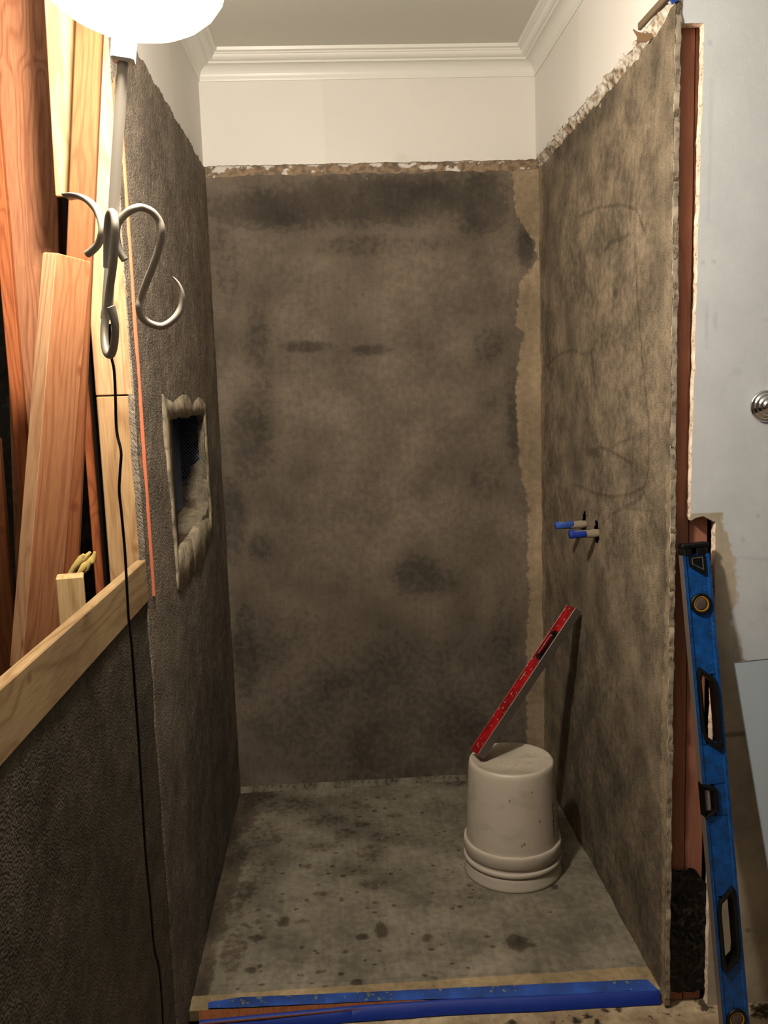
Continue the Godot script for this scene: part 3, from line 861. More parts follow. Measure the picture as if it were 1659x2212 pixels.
func floors() -> void:
	var f := struct("floor", "grey mortar shower floor, stained and damp, with the beige bathroom floor before it")
	var rc := Rect2(XL - 0.02, 2.12, XR - XL + 0.04, 1.38)
	var wet_or_shade := [[-0.497,-3.135,0.086,0.2,1], [-0.44,-2.812,0.062,0.19,1], [-0.453,-2.577,0.049,0.184,1], [-0.435,-2.352,0.032,0.119,1], [-0.433,-2.253,0.025,0.075,1], [-0.426,-3.272,0.072,0.147,0.9], [-0.409,-2.959,0.065,0.123,0.6], [-0.356,-2.747,0.046,0.081,0.6], [-0.39,-2.645,0.044,0.041,0.6], [-0.405,-3.428,0.112,0.082,0.7], [-0.104,-3.196,0.105,0.058,0.5], [0.021,-3.295,0.072,0.046,0.5], [0.061,-2.936,0.065,0.074,0.5], [-0.035,-3.08,0.051,0.048,0.5], [-0.118,-2.989,0.066,0.039,0.5], [0.098,-3.03,0.05,0.053,0.5], [0.009,-2.82,0.062,0.041,0.45], [0.052,-2.729,0.06,0.038,0.5], [-0.113,-2.693,0.036,0.021,0.5], [-0.222,-2.557,0.02,0.029,0.8], [-0.168,-2.546,0.023,0.019,0.5], [-0.3,-2.478,0.03,0.018,0.8], [0.073,-2.474,0.019,0.041,0.9], [0.014,-2.452,0.019,0.016,0.9], [0.204,-2.425,0.019,0.02,0.7], [0.193,-2.607,0.029,0.025,0.3], [0.463,-2.376,0.035,0.036,1], [0.5,-2.361,0.018,0.017,0.5], [0.144,-2.359,0.04,0.017,0.4], [-0.005,-2.245,0.016,0.017,0.9], [0.356,-2.193,0.032,0.029,0.8], [-0.093,-2.227,0.015,0.015,0.7], [-0.302,-2.328,0.021,0.018,0.7], [-0.163,-2.419,0.009,0.011,0.6], [-0.107,-2.302,0.017,0.01,0.6], [-0.049,-2.286,0.009,0.01,0.8], [0.442,-3.45,0.075,0.043,0.5], [0.388,-3.478,0.057,0.035,0.5], [0.64,-2.65,0.012,0.016,0.8], [0.626,-2.66,0.012,0.013,0.6], [-0.289,-3.353,0.055,0.04,0.5], [-0.195,-3.282,0.043,0.035,0.5], [0.159,-3.201,0.035,0.03,0.5], [0.224,-3.35,0.026,0.024,0.5], [0.034,-3.143,0.041,0.028,0.6], [-0.27,-3.057,0.02,0.027,0.5], [-0.164,-2.869,0.022,0.021,0.5], [-0.296,-2.56,0.029,0.019,0.5], [-0.338,-2.427,0.022,0.02,0.6], [-0.365,-2.43,0.049,0.146,0.5], [-0.325,-3.114,0.085,0.135,0.45], [-0.419,-2.648,0.088,0.259,0.5], [-0.32,-2.857,0.079,0.143,0.4], [-0.251,-3.328,0.163,0.086,0.5]]
	rng.seed = 77
	for k in 200:
		var x := lerpf(XL + 0.1, 0.4, pow(rng.randf(), 1.25))
		var s := rng.randf_range(0.003, 0.011)
		wet_or_shade.append([x, rng.randf_range(-3.42, -2.17), s, s * rng.randf_range(0.6, 1.1), rng.randf_range(0.4, 0.85)])
	for k in 25:
		var s := rng.randf_range(0.002, 0.006)
		wet_or_shade.append([rng.randf_range(0.3, XR), rng.randf_range(-3.4, -2.17), s, s, rng.randf_range(0.4, 0.8)])
	for q in wet_or_shade:
		q[1] = -q[1]
	var lines := path_line([Vector2(-0.411, -2.274), Vector2(-0.271, -2.264), Vector2(-0.144, -2.259), Vector2(-0.017, -2.254), Vector2(0.11, -2.252), Vector2(0.288, -2.246), Vector2(0.417, -2.245), Vector2(0.52, -2.246)].map(func(v): return Vector2(v.x, -v.y)), 0.004, 0.5)
	mat.floor = mortar(rc, 0.0016, 500, {
		"lo": Color(0.375, 0.352, 0.31), "hi": Color(0.515, 0.485, 0.43), "wet_or_shade": wet_or_shade, "wet_or_shade_color": Color(0.27, 0.24, 0.20), "lines": lines, "kl": 0.5, "big": 3.5, "ka": 0.005, "kb": 0.003, "pore": 58, "relief": 0.25, "soft": 0.012, "rag": 0.8,
		"rough": 0.8, "sand_color": Color(0.56, 0.49, 0.38), "sand": func(b): return Vector2(-9, 9 if b > 2.235 else -9)})
	var st := st_new(true)
	relief(st, Vector3.ZERO, Vector3.RIGHT, Vector3.FORWARD, Vector3.UP, XL - 0.01, XR + 0.01, 100, 2.155, -ZB + 0.01, 104, func(a, b): return Vector3(a, b - 0.035 * (a - XL) * clampf((2.4 - b) / 0.25, 0.0, 1.0) + 0.02 * clampf((2.4 - b) / 0.25, 0.0, 1.0), 0.002 * n3(a, b, 3.0, 2.0) + 0.001 * n3(a, b, 18.0, 2.0)), 0.03, rc)
	done("mortar_bed", st, mat.floor, f)
	var rb := Rect2(-1.7, -1.6, 3.9, 3.75)
	var out_wet := [[0.555,-2.087,0.012,0.01,0.9], [0.585,-2.098,0.01,0.008,0.8], [0.636,-2.114,0.012,0.009,0.7], [0.674,-2.117,0.012,0.007,0.7], [0.6,-2.074,0.009,0.008,0.7], [0.481,-2.084,0.035,0.013,0.3], [0.744,-2.068,0.012,0.013,0.4], [0.797,-2.08,0.024,0.013,0.3], [0.896,-2.143,0.024,0.035,0.6], [0.902,-2.097,0.019,0.02,0.6], [1.091,-2.18,0.049,0.043,0.9], [1.046,-2.073,0.035,0.033,0.7], [0.386,-2.09,0.019,0.01,0.6]]
	for q in out_wet:
		q[1] = -q[1]
	mat.outer_floor = mortar(rb, 0.0045, 540, {"lo": Color(0.50, 0.43, 0.34), "hi": Color(0.68, 0.61, 0.50), "wet_or_shade": out_wet, "wet_or_shade_color": Color(0.20, 0.17, 0.14), "pore": 50, "relief": 0.3})
	st = st_new(true)
	relief(st, Vector3(0, FL, 0), Vector3.RIGHT, Vector3.FORWARD, Vector3.UP, -1.7, 2.2, 120, -1.6, 2.15, 120, func(a, b): return Vector3(a, b, 0.002 * n3(a, b, 4.0, 3.0)), 0.1, rb)
	done("bathroom_floor", st, mat.outer_floor, f)
	slab("subfloor", f, Vector3(-1.8, -0.25, -3.7), Vector3(2.35, FL - 0.012, 1.65), mat.dark_hole)
	# mortar packed into the foot of the walls
	st = st_new(true)
	relief(st, Vector3(0, 0, ZB), Vector3.RIGHT, Vector3.UP, Vector3.BACK, XL, XR, 160, 0.0, 0.022, 5, func(a, b): return Vector3(a, b, 0.003 + (0.022 - b) * 0.7 * (0.8 + 0.7 * n3(a, 1.0, 14.0)) + 0.004 * n3(a, b, 40.0)), 0.02)
	var toe := tri_mat(speckled(83, Color(0.44, 0.41, 0.36), Color(0.28, 0.25, 0.21), 0.05, 0.4, 256, 0.3), 3.0, 0.95)
	done("mortar_toe", st, toe, f)


func crown() -> void:
	var prof := [Vector2(0.0, 2.738), Vector2(0.004, 2.738), Vector2(0.006, 2.744)]
	for k in 9:                                                     # the cove
		var a := k / 8.0
		prof.append(Vector2(0.006 + 0.036 * (1.0 - cos(a * PI / 2.0)), 2.746 + 0.040 * sin(a * PI / 2.0)))
	prof += [Vector2(0.044, 2.786), Vector2(0.044, 2.791)]
	for k in 6:                                                     # the bead above it
		var a := k / 5.0
		prof.append(Vector2(0.046 + 0.02 * sin(a * PI / 2.0), 2.793 + 0.016 * (1.0 - cos(a * PI / 2.0))))
	prof += [Vector2(0.070, 2.810), Vector2(0.070, 2.815), Vector2(0.080, 2.818), Vector2(0.083, CE)]
	var xl := XL - 0.004
	var xr := XR - 0.008
	var zb := ZB + 0.006
	var runs := [
		["trim_1", "white crown moulding above the back wall", func(d): return Vector3(xl + d, 0, zb + d), func(d): return Vector3(xr - d, 0, zb + d)],
		["trim_2", "white crown moulding above the right wall", func(d): return Vector3(xr - d, 0, zb + d), func(d): return Vector3(xr - d, 0, ZF)],
		["trim_3", "white crown moulding above the left wall", func(d): return Vector3(xl + d, 0, -2.25), func(d): return Vector3(xl + d, 0, zb + d)],
	]
	for r in runs:
		var st := st_new()
		for i in prof.size() - 1:
			var p: Vector2 = prof[i]
			var q: Vector2 = prof[i + 1]
			var a0: Vector3 = r[2].call(p.x) + Vector3.UP * p.y
			var a1: Vector3 = r[3].call(p.x) + Vector3.UP * p.y
			var b1: Vector3 = r[3].call(q.x) + Vector3.UP * q.y
			var b0: Vector3 = r[2].call(q.x) + Vector3.UP * q.y
			quad(st, a0, a1, b1, b0)
		var o := done(r[0], st, mat.trim)
		o.set_meta("kind", "structure")
		o.set_meta("label", r[1])
		o.set_meta("category", "moulding")


# ---------------------------------------------------------------- lumber
func board(called: String, label: String, p0: Vector3, p1: Vector3, face_dir: Vector3, width: float, thick: float, m: Material, category := "board", group := "") -> MeshInstance3D:
	# p0 and p1 are the middles of the two ends of the face that looks along face_dir
	var st := st_new()
	var l := (p1 - p0).length()
	cbox(st, Vector3(width, l, thick), 0.002, Transform3D(Basis(), Vector3(0, l / 2.0, -thick / 2.0)))
	var o := done(called, st, m)
	o.transform = lean(p0, p1, face_dir)
	tag(o, label, category, group)
	return o


func framing() -> void:
	var Z := Vector3.BACK
	# studs of the open wall
	board("wall_stud", "upper fir stud, orange-toned, butted on the pale stud beside the mortar edge", Vector3(-0.489, 1.609, -2.03), Vector3(-0.489, CE, -2.03), Z, 0.082, 0.04, mat.fir, "stud")
	board("wall_stud", "pale lower stud standing on the low wall under the cut line", Vector3(-0.489, 1.1, -2.032), Vector3(-0.489, 1.607, -2.032), Z, 0.082, 0.038, mat.pale, "stud")
	board("wall_stud", "wide reddish plank with swirling grain, tallest of the open framing", Vector3(-0.781, 0.97, -2.2) + Vector3(-0.016, -0.95, 0), Vector3(-0.648, 2.503, -2.2) + Vector3(-0.008, 0.27, 0), Z, 0.128, 0.038, mat.red, "plank")
	board("furring_strip", "narrow orange strip upright left of the reddish plank", Vector3(-0.747, 0.0, -2.15), Vector3(-0.743, CE, -2.15), Z, 0.03, 0.02, mat.red2, "strip")
	board("furring_strip", "brown upright strip low at the far left of the framing", Vector3(-0.815, 0.0, -2.1), Vector3(-0.80, 1.52, -2.1), Z, 0.05, 0.02, mat.fir3, "strip")
	var stud := board("leaning_stud", "sawn stud leaning over the low wall, its pale narrow edge towards the viewer", Vector3(-0.645, 1.046, -1.86), Vector3(-0.507, 1.883, -1.86), Vector3(0.86, 0.0, 0.51), 0.089, 0.038, mat.fir2, "board")
	var edge := st_new()
	var sl: float = (Vector3(-0.507, 1.883, -1.86) - Vector3(-0.645, 1.046, -1.86)).length()
	cbox(edge, Vector3(0.0012, sl - 0.004, 0.036), 0.0004, Transform3D(Basis(), Vector3(-0.0449, sl / 2.0, -0.019)))
	done("pale_edge", edge, mat.fir, stud)  # thin paler layer over the narrow edge of the stud
	board("leaning_board", "long brown board leaning behind the pale-edged sawn stud", Vector3(-0.602, 1.567, -1.96) + Vector3(-0.03, -0.5, -0.02), Vector3(-0.46, 2.315, -1.96) + Vector3(0.014, 0.18, 0.02), Vector3(0.12, 0, 1), 0.052, 0.028, mat.fir3, "board")
	board("furring_strip", "thin brown strip upright between the leaning stud and the dark gap", Vector3(-0.577, 0.3, -2.12), Vector3(-0.575, 1.9, -2.12), Z, 0.026, 0.02, mat.red2, "strip")
	board("back_board", "pale yellow board lit bright behind the reddish plank", Vector3(-0.543, 2.03, -1.996), Vector3(-0.525, CE, -1.996), Z, 0.062, 0.018, mat.pale, "board")
	board("back_board", "brown board in shade behind the leaning boards", Vector3(-0.60, 0.0, -2.32), Vector3(-0.60, 2.05, -2.32), Z, 0.07, 0.02, mat.red2, "board")
	board("wood_block", "short pale block of wood standing behind the cap board", Vector3(-0.541, 1.252, -1.77) - Vector3(0, 0.19, 0), Vector3(-0.541, 1.252, -1.77), Vector3(0.25, 0, 1), 0.052, 0.05, mat.pale2, "block")
	# the cap board along the top of the low wall
	var cap := board("cap_board", "long pale board on edge along the top of the low mortar wall", Vector3(XL + 0.001, 1.1865, -0.28), Vector3(XL + 0.001, 1.1865, -2.03), Vector3.RIGHT, 0.096, 0.022, mat.cap, "board")
	# orange strip where the mortar stops
	var st := st_new()
	cbox(st, Vector3(0.009, 1.10, 0.009), 0.002, Transform3D(Basis(), Vector3(XL + 0.002, 1.686, -2.084)))
	tag(done("corner_strip", st, plain(Color(0.72, 0.40, 0.28), 0.7)), "thin orange strip upright in the mortar edge beside the studs", "strip")
	# tuft of insulation
	st = st_new(true)
	for k in 7:
		var p := []
		var a := Vector3(-0.60, 1.20, -1.95) + Vector3(rng.randf_range(-0.012, 0.012), rng.randf_range(-0.02, 0.0), rng.randf_range(-0.01, 0.01))
		for q in 6:
			p.append(a + Vector3(0.011 * q, 0.014 * q, 0) + Vector3(rng.randf_range(-0.006, 0.006), rng.randf_range(-0.006, 0.006), rng.randf_range(-0.006, 0.006)))
		tube(st, p, [0.003, 0.007, 0.006, 0.007, 0.008, 0.003], 6)
	tag(done("insulation_tuft", st, plain(Color(0.72, 0.62, 0.36), 1.0)), "small yellowish tuft of insulation above the pale wood block", "insulation")
	# the two studs behind the cut plaster on the right
	board("wall_stud", "reddish stud running up the slot at the edge of the mortar", Vector3(0.835, FL, -2.128), Vector3(0.835, 2.42, -2.128), Z, 0.045, 0.09, mat.stud_red, "stud")
	board("wall_stud", "second reddish stud, beside the first, behind the blue level", Vector3(0.883, FL, -2.129), Vector3(0.883, 2.42, -2.129), Z, 0.046, 0.088, mat.stud_red, "stud")
	# black membrane at their foot
	st = st_new(true)
	relief(st, Vector3(0, 0, -2.122), Vector3.RIGHT, Vector3.UP, Vector3.BACK, 0.806, 0.912, 40, FL + 0.04, 0.35, 100, func(a, b):
		var t: float = 0.345 + 0.012 * n3(a, 3.0, 30.0) - 0.9 * maxf(a - 0.87, 0.0)
		return Vector3(a + 0.004 * n3(b, 5.0, 20.0), lerpf(FL + 0.035 + 0.02 * n3(a, 2.0, 14.0), t, (b - FL - 0.04) / (0.31 - FL)), 0.004 + 0.007 * n3(a, b, 12.0, 4.0) + 0.003 * n3(a, b, 45.0, 4.0)), 0.006)
	mat.membrane = tri_mat(speckled(91, Color(0.028, 0.027, 0.028), Color(0.20, 0.18, 0.16), 0.035, 0.27, 256), 4.0, 0.38)
	tag(done("membrane_patch", st, mat.membrane), "black wrinkled membrane over the foot of the studs", "membrane")


# ---------------------------------------------------------------- lamp hung in the opening
func lamp() -> void:
	var t := thing("hanging_lamp", "metal lamp with scrolled legs hung up in the wall opening, glaring bulb at its top", "lamp")
	var metal := plain(Color(0.60, 0.565, 0.52), 0.42, 0.35)
	var head := Vector3(-0.308, 2.143, -1.5)
	var foot := Vector3(-0.365, 1.729, -1.5)
	var ax := (head - foot).normalized()
	var st := st_new(true)
	tube(st, [foot, foot + ax * 0.012, foot + ax * 0.014, head], [0.0095, 0.0098, 0.0088, 0.0085], 18)
	done("pole", st, metal, t)
	st = st_new()
	var xf := lean(head + ax * 0.002, head + ax * 0.05, Vector3(0.1, 0, 1))
	cbox(st, Vector3(0.036, 0.046, 0.030), 0.004, xf.translated_local(Vector3(0, 0.0, 0)))
	done("socket", st, plain(Color(0.9, 0.89, 0.86), 0.5), t)
	# glowing frosted bowl, widened to take in the glare, with the lamp's light inside
	st = st_new(true)
	var prof := []
	for k in 15:
		var a := k / 14.0 * PI
		prof.append(Vector2(maxf(0.150 * sin(a), 0.0005), 0.094 - 0.092 * cos(a)))
	lathe(st, prof, 36)
	var glow := plain(Color(1, 0.97, 0.9), 0.4)
	glow.emission_enabled = true
	glow.emission = Color(1.0, 0.93, 0.78)
	glow.emission_energy_multiplier = 2.5
	var bowl := done("glass_bulb_shade", st, glow, t)
	bowl.transform = lean(head + ax * 0.022, head + ax * 0.2, Vector3(0.1, 0, 1))
	var o := OmniLight3D.new()
	o.name = "lamp_light"
	o.light_color = Color(1.0, 0.955, 0.885)
	o.light_energy = 2.85
	o.omni_range = 12.0
	o.omni_attenuation = 2.0
	o.light_size = 0.06
	o.shadow_enabled = true
	t.add_child(o)
	o.position = head + ax * 0.12
	# wire it hangs by
	st = st_new(true)
	var top := head + ax * 0.2
	tube(st, [top, top + ax * 0.1, Vector3(top.x + ax.x * 0.3, CE, top.z)], 0.002, 6)
	done("hanging_wire", st, mat.steel, t)
	# three scrolled legs, their ends beaten flat
	var right := [Vector3(-0.329, 1.822, -1.5), Vector3(-0.337, 1.838, -1.5), Vector3(-0.34, 1.858, -1.5), Vector3(-0.337, 1.878, -1.5), Vector3(-0.325, 1.892, -1.5), Vector3(-0.31, 1.901, -1.5), Vector3(-0.299, 1.905, -1.51), Vector3(-0.284, 1.899, -1.515), Vector3(-0.274, 1.885, -1.52), Vector3(-0.271, 1.867, -1.52), Vector3(-0.278, 1.844, -1.525), Vector3(-0.29, 1.817, -1.53), Vector3(-0.305, 1.791, -1.54), Vector3(-0.318, 1.766, -1.55), Vector3(-0.322, 1.752, -1.55), Vector3(-0.319, 1.735, -1.555), Vector3(-0.305, 1.724, -1.56), Vector3(-0.287, 1.721, -1.565), Vector3(-0.268, 1.733, -1.57), Vector3(-0.256, 1.752, -1.575), Vector3(-0.253, 1.772, -1.575), Vector3(-0.258, 1.79, -1.575), Vector3(-0.267, 1.801, -1.575)]
	var left := [Vector3(-0.392, 1.835, -1.515), Vector3(-0.382, 1.84, -1.51), Vector3(-0.37, 1.85, -1.505), Vector3(-0.363, 1.864, -1.5), Vector3(-0.363, 1.88, -1.505), Vector3(-0.371, 1.9, -1.52), Vector3(-0.384, 1.918, -1.53), Vector3(-0.401, 1.93, -1.545), Vector3(-0.418, 1.936, -1.56), Vector3(-0.436, 1.939, -1.58)]
	var front := [Vector3(-0.352, 1.807, -1.475), Vector3(-0.35, 1.834, -1.475), Vector3(-0.347, 1.862, -1.472), Vector3(-0.342, 1.881, -1.465), Vector3(-0.335, 1.888, -1.455), Vector3(-0.329, 1.881, -1.445), Vector3(-0.326, 1.862, -1.435), Vector3(-0.329, 1.835, -1.435), Vector3(-0.334, 1.808, -1.44), Vector3(-0.345, 1.775, -1.455), Vector3(-0.353, 1.743, -1.46), Vector3(-0.358, 1.715, -1.455), Vector3(-0.356, 1.689, -1.44), Vector3(-0.349, 1.672, -1.42), Vector3(-0.338, 1.668, -1.4), Vector3(-0.329, 1.681, -1.385), Vector3(-0.323, 1.701, -1.375), Vector3(-0.322, 1.718, -1.37), Vector3(-0.324, 1.736, -1.365)]
	for leg in [[right, 0.0062], [left, 0.0062], [front, 0.0062]]:
		st = st_new(true)
		var p := smooth_path(leg[0], 5)
		tube(st, p, leg[1], 12, p.size() - 16)
		done("scrolled_leg", st, metal, t)
	# black flex that hangs down past the low wall
	st = st_new(true)
	var flex := [Vector3(-0.361, 1.722, -1.5), Vector3(-0.362, 1.673, -1.5), Vector3(-0.359, 1.647, -1.5), Vector3(-0.36, 1.602, -1.5), Vector3(-0.362, 1.549, -1.5), Vector3(-0.355, 1.515, -1.49), Vector3(-0.358, 1.488, -1.49), Vector3(-0.365, 1.449, -1.5), Vector3(-0.364, 1.41, -1.5), Vector3(-0.363, 1.339, -1.5), Vector3(-0.365, 1.235, -1.5), Vector3(-0.363, 1.178, -1.5), Vector3(-0.363, 1.096, -1.5), Vector3(-0.363, 1.013, -1.5), Vector3(-0.364, 0.928, -1.5), Vector3(-0.365, 0.799, -1.5), Vector3(-0.363, 0.711, -1.5), Vector3(-0.362, 0.622, -1.5), Vector3(-0.355, 0.589, -1.495), Vector3(-0.355, 0.531, -1.5), Vector3(-0.356, 0.474, -1.5)]
	flex.append_array([Vector3(-0.36, 0.3, -1.5), Vector3(-0.358, 0.05, -1.49), Vector3(-0.34, FL + 0.006, -1.44), Vector3(-0.25, FL + 0.006, -1.3)])
	tube(st, smooth_path(flex, 4), 0.0024, 8)
	done("power_cord", st, plain(Color(0.03, 0.03, 0.035), 0.3), t)


# ---------------------------------------------------------------- tools
func bucket() -> void:
	var c := Vector3(0.533, 0.0, -2.781)
	var t := thing("bucket", "white plastic bucket turned upside down on the shower floor", "bucket", c)
	var n := 512
	var base := noise_bytes(n, n, 0.012, 601, 3)
	var im := Image.create(n, n, false, Image.FORMAT_RGB8)
	for y in n:
		for x in n:
			var k := base[y * n + x] / 255.0
			im.set_pixel(x, y, Color(0.71, 0.67, 0.615).lerp(Color(0.65, 0.61, 0.54), clampf((0.45 - k) * 3.0, 0.0, 1.0)))
	rng.seed = 9
	for k in 16:
		var x := rng.randi_range(0, n - 8)
		var y := rng.randi_range(170, n - 60)
		im.fill_rect(Rect2i(x, y, rng.randi_range(1, 3), rng.randi_range(2, 10)), Color(0.45, 0.38, 0.30))
	for k in 26:
		im.fill_rect(Rect2i(rng.randi_range(0, n - 4), rng.randi_range(0, 120), 3, 2), Color(0.40, 0.33, 0.26))
	var m := StandardMaterial3D.new()
	m.albedo_texture = ImageTexture.create_from_image(im)
	m.roughness = 0.45
	var st := st_new(true)
	lathe(st, [Vector2(0.1535, 0.05), Vector2(0.152, 0.12), Vector2(0.1475, 0.22), Vector2(0.1425, 0.33), Vector2(0.1405, 0.366), Vector2(0.1385, 0.378), Vector2(0.134, 0.384), Vector2(0.128, 0.384), Vector2(0.124, 0.381), Vector2(0.05, 0.380), Vector2(0.0005, 0.380)], 72)
	done("shell", st, m, t)
	# stiffening collars and the open rim that stands on the floor
	st = st_new(true)
	lathe(st, [Vector2(0.152, 0.118), Vector2(0.158, 0.119), Vector2(0.1605, 0.116), Vector2(0.162, 0.108), Vector2(0.1605, 0.080), Vector2(0.157, 0.0745), Vector2(0.1525, 0.075)].map(func(v): return v) , 72, Vector3.ZERO, func(a, y): return 0.0012 * sin(a * 23.0) * sin(a * 7.0) if y > 0.1 else 0.0)
	var cl := done("collar", st, mat_bucket_edge(), t)
	cl.set_meta("label", "cracked collar round the bucket")
	st = st_new(true)
	lathe(st, [Vector2(0.1535, 0.048), Vector2(0.160, 0.048), Vector2(0.1625, 0.052), Vector2(0.1625, 0.060), Vector2(0.160, 0.063), Vector2(0.1535, 0.064)].map(func(v): return v), 72)
	done("collar", st, mat_bucket_edge(), t)
	st = st_new(true)
	lathe(st, [Vector2(0.148, 0.0), Vector2(0.160, 0.0), Vector2(0.1625, 0.004), Vector2(0.161, 0.012), Vector2(0.158, 0.03), Vector2(0.1555, 0.05), Vector2(0.150, 0.052), Vector2(0.148, 0.0)], 72)
	done("rim", st, mat_bucket_edge(), t)
	st = st_new(true)
	var ringp := []
	for k in 25:
		var a := TAU * k / 24.0
		ringp.append(Vector3(-0.012 + cos(a) * 0.026, 0.3805, 0.028 + sin(a) * 0.026))
	tube(st, ringp, 0.0013, 6)
	done("moulding_ring", st, mat_bucket_edge(), t)
	# torn edge of a label on its right
	st = st_new()
	for k in 7:
		var y := 0.255 - k * 0.017
		var a := 0.66 + 0.012 * sin(k * 2.1)
		var r := 0.1465 + (0.25 - y) * 0.04
		cbox(st, Vector3(0.0025, 0.013, 0.003), 0.0006, Transform3D(Basis(Vector3.UP, a), Vector3(cos(a) * r, y, sin(a) * r)))
	done("torn_label", st, plain(Color(0.16, 0.13, 0.11), 0.8), t)


func mat_bucket_edge() -> StandardMaterial3D:
	if not mat.has("bucket_edge"):
		mat.bucket_edge = plain(Color(0.70, 0.66, 0.605), 0.5)
	return mat.bucket_edge


func red_level() -> void:
	var lo := Vector3(0.428, 0.402, -2.757)
	var hi := Vector3(0.783, 0.853, -2.862)
	var t := thing("spirit_level", "short red spirit level standing on the bucket and leaning on the right wall", "level")
	t.transform = lean(lo, hi, Vector3(0.261, 0.020, 0.965))      # local z: the bare metal edge; local x: away from the red side
	var l := (hi - lo).length()
	var red := tri_mat(speckled(111, Color(0.50, 0.05, 0.07), Color(0.62, 0.58, 0.54), 0.03, 0.24, 256, 0.4), 5.0, 0.4)
	var w := 0.058
	var th := 0.030
	# the web: red, with a grip slot through it near the upper end
	var st := st_new()
	var s0 := 0.375
	var s1 := 0.485
	cbox(st, Vector3(th * 0.7, s0, w - 0.006), 0.0015, Transform3D(Basis(), Vector3(0, s0 / 2.0, -w / 2.0)))
	cbox(st, Vector3(th * 0.7, l - s1, w - 0.006), 0.0015, Transform3D(Basis(), Vector3(0, (l + s1) / 2.0, -w / 2.0)))
	for zz in [-0.0085, -w + 0.0085]:
		cbox(st, Vector3(th * 0.7, s1 - s0, 0.011), 0.001, Transform3D(Basis(), Vector3(0, (s0 + s1) / 2.0, zz)))
	done("red_web", st, red, t)
	st = st_new()
	cbox(st, Vector3(th, l, 0.004), 0.0012, Transform3D(Basis(), Vector3(0, l / 2.0, -0.002)))
	var bare := plain(Color(0.40, 0.37, 0.35), 0.5, 0.6)
	done("metal_edge", st, bare, t)
	st = st_new()
	cbox(st, Vector3(th, l, 0.004), 0.0012, Transform3D(Basis(), Vector3(0, l / 2.0, -w + 0.002)))
	done("metal_edge", st, red, t)
	st = st_new(true)
	var o := []
	var i := []
	for k in 24:
		var a := TAU * k / 24.0
		var e := Vector2(cos(a) * 0.0205, sin(a) * 0.0205) + Vector2(0, signf(sin(a)) * (s1 - s0 - 0.042) / 2.0)
		o.append(e * 1.06)
		i.append(e * 0.86)
	ringplate(st, o, i, Vector3(-th * 0.36, (s0 + s1) / 2.0, -w / 2.0), Vector3.FORWARD, Vector3.UP, Vector3.LEFT, th * 0.72)
	prism(st, i, Vector3(-th * 0.36 + 0.008, (s0 + s1) / 2.0, -w / 2.0), Vector3.FORWARD, Vector3.UP, Vector3.LEFT, 0.003)  # black plate added for the shade inside the slot
	done("grip_slot", st, mat.black, t)
	st = st_new()
	cbox(st, Vector3(th * 0.5, 0.04, 0.014), 0.003, Transform3D(Basis(), Vector3(-0.003, 0.30, -w + 0.012)))
	done("vial", st, plain(Color(0.62, 0.62, 0.5), 0.2), t)


